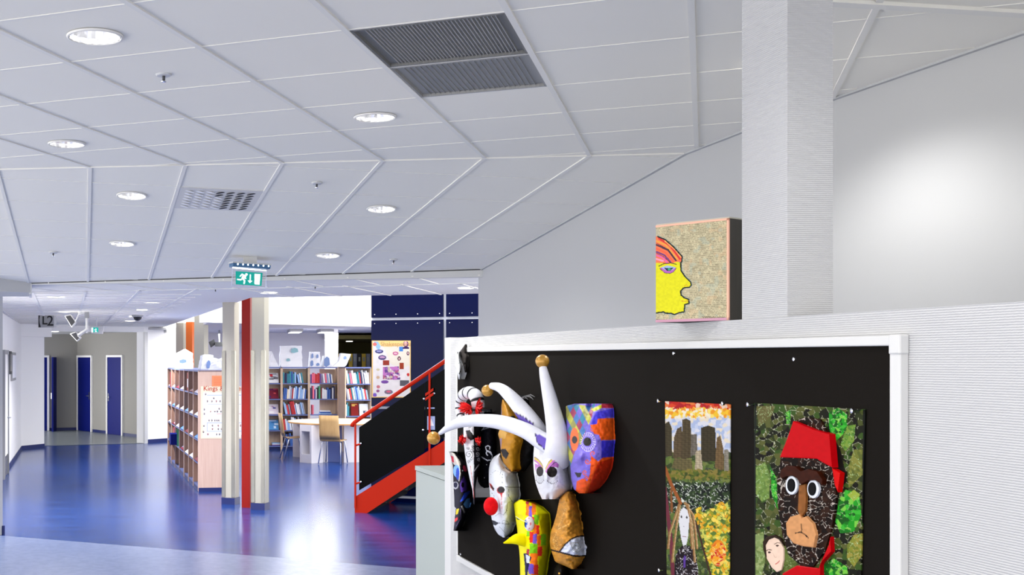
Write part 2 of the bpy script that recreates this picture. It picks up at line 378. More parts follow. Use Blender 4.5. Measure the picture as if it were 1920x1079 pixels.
# ------------------------------------------------------------------ left side of the hall
pl = Vector(on_z(5, 1003)[:2])
mb = MB(); mb.vbox((pl.x, pl.y), (pl.x-4, pl.y+1.68), .25, 0, LZ, side=1)
wl = struct('wall_left', mb, 'wall', 'white wall corner at the left edge beside the hall', 'wall')
mb = MB(); mb.vbox((pl.x+.012, pl.y-.02), (pl.x-2, pl.y+.82), .03, 0, .1, side=-1); struct('baseboard_left', mb, 'bluebase', 'dark blue baseboard at the near left wall corner', 'baseboard')
bq = [on_y(-320, 548, 10.3), on_y(58, 548, 11.6), on_y(58.5, 548, 12.3), on_y(-320, 548, 12.3)]
mb = MB(); mb.add([(q.x, q.y, 2.635) for q in bq]+[(q.x, q.y, max(zs(q.x, q.y), LZ)+.012) for q in bq], [(0, 1, 2, 3), (4, 5, 6, 7), (0, 1, 5, 4), (1, 2, 6, 5), (2, 3, 7, 6), (3, 0, 4, 7)])
bulk = struct('ceiling', mb, 'wall', 'boxed white bulkhead under the ceiling at the left edge', 'ceiling')
mb = MB(); c_, e_ = bq[1], bq[2]; mb.prism([(c_.x-.02, c_.y-.006, 2.62), (c_.x+.008, c_.y+.0, 2.62), (e_.x+.008, e_.y, 2.62), (e_.x-.02, e_.y, 2.62)], (0, 0, .11)); obj('end_trim', mb, 'trimwhite', bulk)
wa = Vector(on_z(11.3, 887)[:2]); wb_ = Vector(on_z(40, 844)[:2]); wc = Vector(on_z(83, 839.6)[:2]); wdir = (wb_-wa).normalized()
mb = MB(); mb.vbox(wb_, wa-wdir*7, .2, 0, LZ, side=-1); struct('wall_hall', mb, 'wallwhite', 'bright white wall along the left of the hall with a door', 'wall')
mb = MB(); mb.vbox(wb_-wdir*.0+Vector((.0, 0)), wa+wdir*.3, .012, 0, .085, side=1); mb.vbox(wb_, wc, .012, 0, .085, side=-1)
struct('baseboard_hall', mb, 'bluebase', 'dark blue baseboard along the white left hall walls', 'baseboard')
mb = MB(); mb.vbox(wb_, wc, .25, 0, LZ, side=1); struct('wall_hall_end', mb, 'wallwhite', 'white wall facing the hall left of the corridor opening', 'wall')
wd0 = Vector(on_z(270, 832)[:2]); wd1 = Vector(on_z(332, 827.5)[:2])
wdd = (wd1-wd0).normalized()
mb = MB(); mb.vbox(wd0, wd1+wdd*.6, .25, 0, LZ, side=1); struct('wall_hall_far', mb, 'wallwhite', 'white wall between the corridor opening and the bookcase', 'wall')
mb = MB(); mb.vbox(wd0, wd1+wdd*.5, .012, 0, .085, side=-1); struct('baseboard_far', mb, 'bluebase', 'dark blue baseboard right of the corridor opening', 'baseboard')
# lintel over the corridor opening
lz0 = EYE+(PY-622)/FP*26.2
mb = MB(); mb.vbox(wc-(wd0-wc).normalized()*.5, wd0+wdd*.0, .3, lz0, LZ, side=1); lint = struct('trim_3', mb, 'wallwhite', 'white lintel over the grey corridor opening', 'trim')
mb = MB(); mb.vbox(wd0-(wd0-wc).normalized()*.02, wd0+wdd*.07, .06, 0, lz0, side=-1); struct('trim_4', mb, 'trimwhite', 'white door jamb on the right of the corridor opening', 'trim')
bz = EYE+(PY-632)/FP*25.2
p96 = Vector(on_y(97, 632, 25.5)[:2]); p36 = Vector(on_y(34, 632, 24.6)[:2])
mb = MB(); mb.vbox(p36, p96, .3, bz, LZ, side=1); struct('trim_5', mb, 'wallwhite', 'white boxed beam end left of the corridor opening', 'trim')
# grey corridor beyond the opening
al = [Vector(on_z(x, y)[:2]) for x, y in ((60, 809), (145, 807.3), (268.6, 822.5))]
al[2] = al[2]+(al[2]-al[1]).normalized()*.6
aw = MB(); aw.vbox(al[0], al[1], .1, 0, LZ, side=1); aw.vbox(al[1], al[2], .1, 0, LZ, side=1)
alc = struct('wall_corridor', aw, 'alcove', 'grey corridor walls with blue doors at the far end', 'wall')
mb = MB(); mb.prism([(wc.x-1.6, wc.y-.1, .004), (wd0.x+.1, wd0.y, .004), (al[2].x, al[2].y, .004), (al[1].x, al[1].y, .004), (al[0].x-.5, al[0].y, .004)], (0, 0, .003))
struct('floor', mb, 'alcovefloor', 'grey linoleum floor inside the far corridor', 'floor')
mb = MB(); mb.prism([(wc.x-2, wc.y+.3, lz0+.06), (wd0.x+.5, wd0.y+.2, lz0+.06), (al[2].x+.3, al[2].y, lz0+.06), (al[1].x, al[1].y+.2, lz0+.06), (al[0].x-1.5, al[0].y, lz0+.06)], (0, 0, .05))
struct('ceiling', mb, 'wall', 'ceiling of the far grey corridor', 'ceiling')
mb = MB(); mb.vbox(al[0], al[1], .012, 0, .08, side=-1); mb.vbox(al[1], al[2], .012, 0, .08, side=-1)
struct('baseboard_corridor', mb, 'bluebase', 'dark baseboard along the corridor walls', 'baseboard')
def door(name, x0, x1, P, Dv, label, h=2.03, hx=None, fr=.055):
    a = Vector(on_line(x0, P, Dv)); b = Vector(on_line(x1, P, Dv)); u = (b-a).normalized()
    t = thing(name, label, 'door', (a.x, a.y, 0), kind='structure')
    mb = MB(); mb.vbox(a, b, .03, .01, h, side=-1); lf = obj('door_leaf', mb, 'bluedoor', t)
    for p, q in ((a-u*fr, a), (b, b+u*fr)):
        mb = MB(); mb.vbox(p, q, .05, 0, h+fr, side=-1); obj('door_frame', mb, 'wallwhite', t)
    mb = MB(); mb.vbox(a, b, .05, h, h+fr, side=-1); obj('door_frame', mb, 'wallwhite', t)
    if hx:
        n = Vector((u.y, -u.x)); hp = Vector(on_line(hx, P, Dv))+n*.05; s = 1 if (hp-a).dot(u) < (b-a).length/2 else -1
        mb = MB(); mb.tube([v3(hp-n*.03, .98), v3(hp+n*.02, .98), v3(hp+n*.02+u*.12*s, .98)], .012, 8); mb.box(v3(hp-n*.015, .98), .05, .014, .2, ux=v3(u), uy=v3(n)); obj('door_handle', mb, 'chrome', t)
    return t
d2 = (al[2]-al[1]).normalized(); d1 = (al[1]-al[0]).normalized()
door('door_1', 148, 172.5, al[1], d2, 'narrow dark blue door left of the pair on the corridor wall', hx=169.5)
door('door_2', 203.5, 230, al[1], d2, 'narrow dark blue door right of the pair on the corridor wall', hx=205.5)
door('door_3', 70, 88, al[0], d1, 'dark blue door edge at the left end of the corridor')
mb = MB(); ap = Vector(on_line(104.5, al[0], d1)); mb.box(v3(ap+Vector((0, -.3)), 1.02), .045, .6, 2.03)
door4 = struct('door_4', mb, 'bluedoor', 'blue door standing ajar edge-on in the corridor', 'door')
mb = MB(); mb.box(v3(ap+Vector((-.035, -.58)), .98), .02, .03, .16); obj('door_handle', mb, 'chrome', door4)
# white door in the left hall wall
wn = Vector((wdir.y, -wdir.x)); da0 = wa-wdir*1.15; db0 = wa-wdir*.12
t = thing('door_5', 'white door with lever handle in the left hall wall', 'door', (da0.x, da0.y, 0), kind='structure')
mb = MB(); mb.vbox(da0, db0, .04, .01, 2.05, side=-1); obj('door_leaf', mb, 'wallwhite', t)
for p in (da0, db0): mb = MB(); mb.vbox(p-wdir*.04, p+wdir*.04, .06, 0, 2.12, side=-1); obj('door_frame', mb, 'grey', t)
mb = MB(); mb.vbox(da0, db0, .06, 2.05, 2.12, side=-1); obj('door_frame', mb, 'grey', t)
hp = db0-wdir*.12+wn*.04; mb = MB(); mb.tube([v3(hp, .97), v3(hp+wn*.05, .97), v3(hp+wn*.05-wdir*.13, .97)], .012, 8); obj('door_handle', mb, 'chrome', t)
mb = MB(); mb.vbox(da0+wdir*.05, db0-wdir*.05, .046, .02, .35, side=-1); obj('kick_plate', mb, 'steel', t)

# ------------------------------------------------------------------ library shell
mb = MB(); y0 = 29.8
p0 = Vector(on_y(300, 700, y0)[:2]); p1 = Vector(on_y(622, 700, y0)[:2]); p2 = Vector(on_y(760, 700, y0)[:2])
mb.vbox(p0, p1, .2, 0, 2.7, side=1); struct('wall_library', mb, 'libwall', 'pale lilac white back wall of the library', 'wall')
o0 = Vector(on_y(600, 700, 35)[:2]); o1 = Vector(on_y(760, 700, 35)[:2])
mb = MB(); mb.vbox(o0, o1, .2, 0, 2.7, side=1); mb.vbox((o1.x, o1.y), (p2.x, p2.y-3), .2, 0, 2.7, side=1); mb.vbox(p1, (o0.x, o0.y), .15, 0, 2.7, side=1)
struct('wall_room', mb, 'olive', 'olive coloured wall of the dim room behind the library', 'wall')
mb = MB(); mb.prism([(p1.x-.2, p1.y-.2, 2.5), (p2.x, p2.y-.2, 2.5), (o1.x, o1.y, 2.5), (o0.x, o0.y, 2.5)], (0, 0, .1)); struct('ceiling', mb, 'olive', 'olive ceiling of the dim room behind the library', 'ceiling')
mb = MB(); a = on_y(611, 690, 26.3); b = on_y(634, 690, 26.3); mb.vbox((a.x, a.y), (b.x, b.y), .25, 0, 2.66, side=1)
struct('wall_pillar', mb, 'wallwhite', 'white pillar rising behind the library shelves', 'column')
# blue panelled stair wall
SB = Vector(on_z(665, 962)[:2]); SW = SB+A2*1.25                      # foot of the stair, and the wall behind it
def bw(x): return Vector(on_line(x, SW, B2))
b0 = bw(696); 
mb = MB(); mb.vbox(b0+A2*.04, b0+B2*4.2+A2*.04, .15, 0, 3.75, side=1)
bwall = struct('wall_blue', mb, 'panelgap', 'wall of glossy dark blue panels with white joints behind the stairs', 'wall')
pw = (bw(834)-b0).length-.02
for c in range(4):
    for r in range(-1, 3):
        z0 = .075+1.222*r+.018; z1 = z0+1.222-.036
        if r == -1: z0 = .0; z1 = .057
        q = b0+B2*(c*(pw+.036)); mb = MB(); mb.vbox(q, q+B2*pw, .04, max(z0, 0), z1, side=1); pnl = obj('blue_panel', mb, 'bluepanel', bwall)
        if c < 2 and r in (1, 2):
            for k in range(4):
                for zz in (z1-.045,) if r == 1 else (z0+.045,):
                    sp = q+B2*(.05+k*(pw-.1)/3); mb = MB(); mb.lathe(v3(sp, zz), [(0, .006), (.007, .005), (.008, 0)], 8, ax=v3(-A2)); obj('screw', mb, 'chrome', pnl)
# screws are sub-parts of their panels
# back of the room behind the camera: wall with an unseen opening added to let fill light in
mb = MB(); mb.vbox((-6, -3.5), (4.2, -3.5), .2, 0, .3); mb.vbox((-6, -3.5), (4.2, -3.5), .2, 2.9, CZ+.3)
struct('wall_back', mb, 'wall', 'white wall with a long window opening behind the camera', 'wall')
# ------------------------------------------------------------------ painting: colours of a sheet or shell, stored on its own vertices
def S(rgb): return np.array(lin(rgb), np.float32)
def vnoise(x, y, sc, seed=0):
    r = np.random.RandomState(seed); T = r.rand(64, 64); u = np.asarray(x)/sc; v = np.asarray(y)/sc
    i = np.floor(u).astype(int); j = np.floor(v).astype(int); a = u-i; b = v-j; a = a*a*(3-2*a); b = b*b*(3-2*b)
    g = lambda p, q: T[p % 64, q % 64]
    return (g(i, j)*(1-a)+g(i+1, j)*a)*(1-b)+(g(i, j+1)*(1-a)+g(i+1, j+1)*a)*b
class Paint:
    def __init__(s, x, y, rgb): s.x = np.asarray(x, float); s.y = np.asarray(y, float); s.c = np.tile(S(rgb), (len(s.x), 1))
    def inside(s, pts):
        p = np.array(pts, float); ins = np.zeros(len(s.x), bool)
        for i in range(len(p)):
            x1, y1 = p[i]; x2, y2 = p[(i+1) % len(p)]
            if y1 == y2: continue
            k = ((y1 > s.y) != (y2 > s.y)) & (s.x < (x2-x1)*(s.y-y1)/(y2-y1)+x1); ins ^= k
        return ins
    def put(s, m, rgb, a=1.0): s.c[m] = s.c[m]*(1-a)+S(rgb)*a; return s
    def poly(s, pts, rgb, a=1.0): return s.put(s.inside(pts), rgb, a)
    def ell(s, cx, cy, rx, ry, rgb, ang=0.0, a=1.0):
        ca, sa = math.cos(math.radians(ang)), math.sin(math.radians(ang)); dx = s.x-cx; dy = s.y-cy
        return s.put(((dx*ca+dy*sa)/rx)**2+((-dx*sa+dy*ca)/ry)**2 < 1, rgb, a)
    def dist(s, pts):
        d = np.full(len(s.x), 1e9)
        for (x1, y1), (x2, y2) in zip(pts[:-1], pts[1:]):
            L = (x2-x1)**2+(y2-y1)**2+1e-9; t = np.clip(((s.x-x1)*(x2-x1)+(s.y-y1)*(y2-y1))/L, 0, 1)
            d = np.minimum(d, np.hypot(s.x-x1-t*(x2-x1), s.y-y1-t*(y2-y1)))
        return d
    def line(s, pts, w, rgb, a=1.0): return s.put(s.dist(pts) < w/2, rgb, a)
    def vary(s, amt, sc, seed=0, m=None):
        n = 1+amt*(vnoise(s.x, s.y, sc, seed)-.5)*2
        if m is not None: n = np.where(m, n, 1)
        s.c *= n[:, None]; return s
    def cells(s, m, n, pal, seed=0, edge=None, ew=.6, prob=1.0, box=None):   # torn paper scraps: nearest-seed cells with palette colours and pale edges
        r = np.random.RandomState(seed); idx = np.where(m)[0]
        if not len(idx): return s
        bx = box or (s.x[idx].min(), s.x[idx].max(), s.y[idx].min(), s.y[idx].max())
        sx = r.uniform(bx[0], bx[1], n); sy = r.uniform(bx[2], bx[3], n); pk = r.randint(0, len(pal), n); er = r.rand(n) < prob
        P = np.array([S(p) for p in pal])
        for k in range(0, len(idx), 20000):
            q = idx[k:k+20000]; d = np.hypot(s.x[q][:, None]-sx, s.y[q][:, None]-sy); o = np.argpartition(d, 1, axis=1)[:, :2]
            d0 = np.take_along_axis(d, o, 1); a = np.argmin(d0, 1); first = np.take_along_axis(o, a[:, None], 1)[:, 0]; second = np.take_along_axis(o, 1-a[:, None], 1)[:, 0]
            s.c[q] = P[pk[first]]
            if edge is not None:
                e = (np.abs(d0[:, 0]-d0[:, 1]) < ew) & ((np.minimum(first, second)*31+np.maximum(first, second)*17) % 100 < prob*100); s.c[q[e]] = S(edge)
        return s
def zp(o, sc, pts): return [(o[0]+x/sc, o[1]+y/sc) for x, y in pts]        # zoom coordinates to photo pixels
def spiral(cx, cy, r0, turns, a0=0, d=1, n=28): return [(cx+r0*(1-k/n*.85)*math.cos(a0+d*turns*2*math.pi*k/n), cy+r0*(1-k/n*.85)*math.sin(a0+d*turns*2*math.pi*k/n)) for k in range(n+1)]
def sheet(name, corners, nx, ny, place, paintf, m, parent=None, thick=None, **kw):
    """corners TL TR BR BL in picture coordinates; place(x, y) gives the 3D point; paintf(x, y) the colours"""
    tl, tr, br, bl = [Vector(c) for c in corners]; X = []; Y = []
    for j in range(ny+1):
        v = j/ny
        for i in range(nx+1):
            u = i/nx; p = (tl*(1-u)+tr*u)*(1-v)+(bl*(1-u)+br*u)*v; X.append(p.x); Y.append(p.y)
    vs = [place(x, y) for x, y in zip(X, Y)]; fs = []
    for j in range(ny):
        for i in range(nx): a = j*(nx+1)+i; fs.append((a, a+1, a+nx+2, a+nx+1))
    cols = paintf(np.array(X), np.array(Y)); mb = MB(); mb.add(vs, fs)
    if thick is not None:                                  # give the sheet a back and edges
        n = len(vs); t = Vector(thick); ring = list(range(nx+1))+[j*(nx+1)+nx for j in range(1, ny+1)]+[ny*(nx+1)+i for i in range(nx-1, -1, -1)]+[j*(nx+1) for j in range(ny-1, 0, -1)]
        mb.v += [tuple(Vector(vs[k])+t) for k in ring]; L = len(ring)
        for k in range(L): mb.f.append((ring[k], ring[(k+1) % L], n+(k+1) % L, n+k))
        mb.f.append(tuple(n+k for k in range(L-1, -1, -1))); cols = np.vstack([cols, cols[ring]])
    return obj(name, mb, m, parent, cols=cols, **kw)
# ------------------------------------------------------------------ hall columns
def column(px0, px1, Y, label, top, guards=True, red=None, s=.174):
    a = Vector(on_y(px0, 700, Y)[:2])                     # left front corner; front runs along B2, depth along A2
    t = thing('column', label, 'column', (a.x, a.y, 0)); c = a+B2*s/2+A2*s/2
    mb = MB(); mb.box(v3(c, top/2), s, s, top, ux=v3(B2), uy=v3(A2)); obj('shaft', mb, red or 'colwhite', t)
    if guards:
        g = .042; k = .004
        for cn, u, w in ((a, B2, A2), (a+B2*s, -B2, A2)):
            mb = MB(); z0, z1 = .1, 2.08
            mb.vbox(cn-u*k-w*k, cn+u*g-w*k, k*2, z0, z1); mb.vbox(cn-u*k-w*k, cn-u*k+w*g, k*2, z0, z1); obj('corner_guard', mb, 'steel', t)
        mb = MB(); mb.box(v3(c, .045), s+.02, s+.02, .09, ux=v3(B2), uy=v3(A2)); obj('base', mb, 'bluebase', t)
    return t
column(417, 447, 15.5, 'cream column with steel corner guards left of the red post', LZ)
column(472, 503, 14.92, 'cream column with steel corner guards right of the red post', 3.6)
column(453, 472, 15.15, 'red square steel post between the two cream columns', 3.6, guards=False, red='red', s=.12)
column(364, 388, 22.9, 'white column right of the orange post behind the bookcase', 3.8, guards=False, s=.215)
column(330, 348, 24.0, 'white column left of the orange post behind the bookcase', LZ, guards=False, s=.17)
column(348.5, 364, 23.4, 'orange square post between two white columns behind the bookcase', LZ, guards=False, red='orangepanel', s=.14)

# ------------------------------------------------------------------ bookcases
def bookcase(name, label, O, u, w, bays, depth, h=1.8, rows=5, m='birch', shelfm='shelfblue', back=True, group=None, two=False):
    """O: front corner on the floor, u: along the front, w: into the case"""
    O = Vector(O); t = thing(name, label, 'bookcase', (O.x, O.y, 0), group); L = sum(bays); U, Wv = v3(u), v3(w); th = .022
    x = 0
    for k in range(len(bays)+1):
        p = O+u*min(max(x, th/2), L-th/2)+w*depth/2; mb = MB(); mb.box(v3(p, h/2), th, depth, h, ux=U, uy=Wv); dv_ = obj('side_panel' if k in (0, len(bays)) else 'divider', mb, m if (not two or k == 0) else 'shelfbrown', t)
        if two: mb = MB(); mb.box(v3(O+u*min(max(x, th/2), L-th/2)-w*.002, h/2), th+.004, .008, h-.02, ux=U, uy=Wv); obj('edge_band', mb, m, dv_)
        if k < len(bays): x += bays[k]
    x = 0
    for b in bays:
        for r in range(rows):
            z = .07+r*(h-.09)/rows; p = O+u*(x+b/2)+w*(depth/2); mb = MB(); mb.box(v3(p, z), b-th, depth-.01, .02, ux=U, uy=Wv); obj('shelf', mb, shelfm, t)
        x += b
    p = O+u*L/2+w*depth/2; mb = MB(); mb.box(v3(p, h-.01), L, depth, .025, ux=U, uy=Wv); obj('top', mb, shelfm, t)
    mb = MB(); mb.box(v3(O+u*L/2+w*(depth/2+(.02 if not two else .002)), .03), L-(.03 if not two else -.002), depth-(.05 if not two else 0), .06, ux=U, uy=Wv); obj('plinth', mb, 'bluebase', t)
    if back: mb = MB(); mb.box(v3(O+u*L/2+w*(depth-.006 if not two else depth/2), h/2), L-.03, .01, h-.08, ux=U, uy=Wv); obj('back_panel', mb, m if not two else 'shelfbrown', t)
    return t
shz = lambda r, h=1.8, rows=5: .07+r*(h-.09)/rows+.01
# near double bookcase seen almost edge-on
k0 = Vector(on_z(372, 923)[:2]); kd = Vector((-.134, .991)); kn = Vector((kd.y, -kd.x))
bookcase('bookcase', 'long double sided birch bookcase, nearer section with the poster on its end', k0, kd, kn, [.71, .71, .71], .6, m='pinkbirch', two=True)
bookcase('bookcase', 'long double sided birch bookcase, farther section beside the white wall', k0+kd*2.16, kd, kn, [.8, .8, .8, .8], .6, m='pinkbirch', two=True)

BOOKC = {'blue': (52, 96, 176), 'white': (232, 234, 242), 'teal': (50, 140, 160), 'pink': (236, 110, 140), 'red': (200, 48, 56), 'purple': (96, 70, 150), 'green': (70, 160, 110),
         'navy': (30, 36, 84), 'light blue': (150, 186, 232), 'orange': (226, 130, 70), 'cream': (232, 220, 200), 'grey': (150, 156, 180), 'black': (26, 26, 32), 'maroon': (120, 28, 40), 'yellow': (236, 200, 70)}
for k, v in BOOKC.items(): mat('book '+k, v, .5)
bmesh_ = {}
def book_mesh(c):
    if c in bmesh_: return bmesh_[c]
    pr = [(-.5, .5), (-.5, -.42), (-.38, -.49), (-.2, -.5), (.2, -.5), (.38, -.49), (.5, -.42), (.5, .5), (.44, .5), (.44, .45), (-.44, .45), (-.44, .5)]
    n = len(pr); me = bpy.data.meshes.new('book')
    me.from_pydata([(x, y, 0) for x, y in pr]+[(x, y, 1) for x, y in pr], [], [tuple(range(n-1, -1, -1)), tuple(range(n, 2*n))]+[(i, (i+1) % n, n+(i+1) % n, n+i) for i in range(n)])
    me.materials.append(M['book '+c]); bmesh_[c] = me; return me
def book(p, th, dep, h, u, c, label, group, lean=0.0, flat=False):
    o = bpy.data.objects.new('book', book_mesh(c)); COL.objects.link(o); rz = math.atan2(u.y, u.x)
    if flat: o.matrix_basis = Matrix.Translation(v3(p[:2], p[2]+th/2)) @ Matrix.Rotation(rz, 4, 'Z') @ Matrix.Rotation(math.pi/2, 4, 'Y') @ Matrix.Diagonal((th, dep, h, 1))
    else: o.matrix_basis = Matrix.Translation(p) @ Matrix.Rotation(rz, 4, 'Z') @ Matrix.Rotation(lean, 4, 'Y') @ Matrix.Diagonal((th, dep, h, 1))
    return props(o, label, 'book', group)
FILLN = {}
ORD = 'first second third fourth fifth sixth seventh eighth ninth tenth eleventh twelfth thirteenth fourteenth fifteenth sixteenth seventeenth eighteenth nineteenth twentieth'.split()+['twenty-'+w for w in 'first second third fourth fifth sixth seventh eighth ninth'.split()]+['thirtieth']+['thirty-'+w for w in 'first second third fourth fifth sixth seventh eighth ninth'.split()]
def fill(O, u, w, x0, x1, r, pal, where, lean=0.0, hr=(.2, .29), tr=(.022, .045), dep=.2, front=.03, h=1.8, rows=5):
    x = x0; z = shz(r, h, rows)+.001; cnt = FILLN.get(where, 0)
    while True:
        th = random.uniform(*tr); c = random.choice(pal); hh = random.uniform(*hr); sh = math.sin(abs(lean))*hh
        step = th/math.cos(lean)
        if x+step+(sh if lean < 0 else 0) > x1: break
        px = x+step/2+(sh if lean < 0 else 0); lift = th/2*math.sin(abs(lean))+.001
        p = O+u*px+w*(front+dep/2)
        book(v3(p, z+lift), th, dep, hh, u, c, '%s book, %s from the left on %s' % (c, ORD[cnt], where), 'books on '+where, lean); cnt += 1; FILLN[where] = cnt
        x += step+.0015
# library row behind the table
uV = Vector((.9985, .055)); wV = Vector((-.055, .9985))
L0_ = Vector(on_y(470, 845, 24.9)[:2]); 
def ux_at(x): return (Vector(on_line(x, L0_, uV))-L0_).length
s1, s2, s3 = ux_at(528), ux_at(579), ux_at(634)
bookcase('bookcase', 'birch magazine display bookcase on the left of the library row', L0_, uV, wV, [s1], .3)
bookcase('bookcase', 'birch bookcase left of centre in the library row holding mostly blue books', L0_+uV*(s1+.003), uV, wV, [s2-s1], .3)
bookcase('bookcase', 'open backed birch bookcase right of centre in the library row', L0_+uV*(s2+.006), uV, wV, [s3-s2], .3, back=False)
mb = MB(); q = L0_+uV*(s2+.006+(s3-s2)*.7)+wV*.33; mb.box(v3(q, .88), (s3-s2)*.55, .02, 1.75, ux=v3(uV), uy=v3(wV)); obj('wood_panel', mb, 'birch', label='birch panel standing behind the open backed bookcase', cat='panel')
r0 = Vector(on_y(647, 845, 24.3)[:2]); rl = 1.15
uB = Vector((.96, .28)); wB = Vector((-.28, .96))
bookcase('bookcase', 'birch bookcase at the right of the library row beside the stairs', r0, uB, wB, [.6, .6], .38)
O2_, O3_ = L0_+uV*(s1+.003), L0_+uV*(s2+.006); B2w, B3w = s2-s1, s3-s2
blue = ['blue', 'teal', 'light blue', 'white', 'teal', 'navy', 'pink', 'cream']
fill(O2_, uV, wV, .03, B2w*.55, 4, ['blue', 'teal', 'light blue', 'teal', 'navy'], 'the top shelf of the blue book bookcase'); fill(O2_, uV, wV, B2w*.56, B2w-.07, 4, blue+['orange'], 'the top shelf of the blue book bookcase', -.17, hr=(.18, .26))
fill(O2_, uV, wV, .03, B2w-.05, 3, ['white', 'light blue', 'white', 'cream', 'grey', 'blue', 'red', 'white'], 'the second shelf of the blue book bookcase', .08)
fill(O2_, uV, wV, .03, B2w-.03, 2, ['white', 'light blue', 'white', 'red', 'grey', 'navy', 'black'], 'the third shelf of the blue book bookcase', -.2)
fill(O2_, uV, wV, .03, B2w-.03, 1, ['white', 'light blue', 'navy', 'grey', 'red'], 'the fourth shelf of the blue book bookcase', -.12)
fill(O2_, uV, wV, .03, B2w*.7, 0, ['navy', 'blue', 'navy', 'white'], 'the bottom shelf of the blue book bookcase', -.1)
fill(O3_, uV, wV, .03, B3w*.45, 4, ['blue', 'purple', 'pink', 'pink', 'pink', 'red'], 'the top shelf of the open backed bookcase', hr=(.19, .23)); fill(O3_, uV, wV, B3w*.46, B3w-.1, 4, ['pink', 'light blue', 'white', 'white', 'orange', 'red', 'blue'], 'the top shelf of the open backed bookcase', -.12, hr=(.18, .22))
fill(O3_, uV, wV, .03, B3w-.06, 3, ['green', 'navy', 'blue', 'purple', 'black', 'teal', 'pink', 'maroon', 'white'], 'the second shelf of the open backed bookcase', hr=(.19, .28))
fill(O3_, uV, wV, .07, .13, 2, ['pink'], 'the third shelf of the open backed bookcase', hr=(.2, .21), tr=(.035, .04))
fill(O3_, uV, wV, .03, B3w*.55, 1, ['white', 'navy', 'red', 'white', 'light blue'], 'the fourth shelf of the open backed bookcase', -.15, hr=(.15, .2))
for k in range(3): book(v3(O3_+uV*(.24+.015*k)+wV*.14, shz(2)+.001+.027*k), .026, .2, .26-.03*k, uV, ['light blue', 'blue', 'white'][k], ['light blue book lying at the bottom of the flat pile in the open bookcase', 'blue book lying in the middle of the flat pile in the open bookcase', 'white book lying on top of the flat pile in the open bookcase'][k], None, flat=True)
for bay in (0, 1):
    X0 = bay*.6+.025; nm = 'the %s shelf of the stairside bookcase'
    fill(r0, uB, wB, X0, X0+.55, 4, ['red', 'light blue', 'white', 'white', 'navy', 'teal', 'white', 'pink'], nm % 'top', -.14 if bay == 0 else .1)
    fill(r0, uB, wB, X0, X0+.55, 3, ['teal', 'cream', 'red', 'white', 'light blue', 'blue', 'teal', 'red', 'grey', 'white'], nm % 'second', -.18)
fill(r0, uB, wB, .025, .12, 2, ['white', 'grey', 'teal'], 'the third shelf of the stairside bookcase')
# display items: covers facing out, drawn as blocks of colour on a bound cover
def cover(name, p, u, wdt, hgt, tilt, pal, seed, label, cat='magazine', group=None, nrm=None, thick=.012):
    """a cover leaning back; p: bottom centre, u: along the shelf, leaning back towards nrm"""
    r = np.random.RandomState(seed); n = v3(nrm).normalized(); up = Vector((0, 0, math.cos(tilt)))+n*math.sin(tilt); U = v3(u)
    def pf(x, y):
        P = Paint(x, y, pal[0])
        for k in range(5):
            a, b = r.uniform(0, .7), r.uniform(0, .8); P.put((x > a) & (x < a+r.uniform(.12, .5)) & (y > b) & (y < b+r.uniform(.06, .3)), pal[r.randint(len(pal))])
        P.put((y < .16) & (x > .1) & (x < .8) & (y > .06), pal[-1]); return P.c
    t = -(n*math.cos(tilt)-Vector((0, 0, math.sin(tilt))))*-1
    return sheet(name, [(0, 0), (1, 0), (1, 1), (0, 1)], 14, 18, lambda x, y: Vector(p)+U*((x-.5)*wdt)+up*((1-y)*hgt), pf, 'printed', thick=t.normalized()*thick, label=label, cat=cat, group=group)
mags = [[(230, 232, 240), (200, 40, 50), (40, 60, 130), (240, 240, 244)], [(120, 40, 60), (230, 90, 90), (240, 240, 240), (60, 50, 120)], [(80, 140, 200), (30, 60, 120), (200, 220, 240), (240, 240, 250)], [(236, 238, 244), (220, 60, 70), (120, 120, 130), (30, 30, 60)], [(220, 210, 225), (150, 80, 150), (90, 90, 160), (240, 240, 240)]]
rowname = ['bottom', 'fourth', 'third', 'second', 'top']
for r in range(1, 5):
    for k in range(2):
        p = L0_+uV*(s1-.17-.26*k)+wV*.06
        cover('magazine', v3(p, shz(r)+.01), uV, .23, .26, .62, mags[(r*2+k) % 5], 40+r*5+k, 'magazine with a %s cover displayed on the %s shelf of the magazine bookcase, %s' % (['pale', 'dark red', 'blue', 'white', 'lilac'][(r*2+k) % 5], rowname[r], 'right' if k == 0 else 'left'), group='magazines on display', nrm=wV)
for k in range(3): book(v3(L0_+uV*(s1-.2)+wV*.15, shz(0)+.001+.022*k), .021, .2, .3-.03*k, uV, ['purple', 'white', 'light blue'][k], '%s book in the flat pile at the foot of the magazine bookcase' % ['purple', 'white', 'light blue'][k], None, flat=True)
cover('book', v3(r0+uB*.26+wB*.08, shz(2)+.002), uB, .17, .27, .1, [(120, 30, 30), (120, 30, 30), (130, 36, 32), (200, 160, 80)], 5, 'dark red book with gold title facing out beside the stairs', 'book', nrm=wB, thick=.03)
cover('book', v3(r0+uB*.47+wB*.08, shz(2)+.002), uB, .2, .25, .12, [(230, 236, 244), (240, 240, 240), (70, 80, 100), (210, 220, 240)], 9, 'white picture book facing out on the third shelf beside the stairs', 'book', nrm=wB, thick=.03)
cover('book', v3(r0+uB*.72+wB*.08, shz(2)+.002), uB, .13, .2, .12, [(40, 120, 110), (50, 140, 130), (60, 150, 140), (40, 120, 110)], 3, 'small green book facing out on the third shelf beside the stairs', 'book', nrm=wB, thick=.03)
cover('book', v3(r0+uB*.3+wB*.08, shz(1)+.002), uB, .3, .2, .5, [(230, 236, 244), (120, 150, 110), (60, 80, 120), (240, 240, 240)], 13, 'white and green book leaning on the fourth shelf beside the stairs', 'book', nrm=wB)
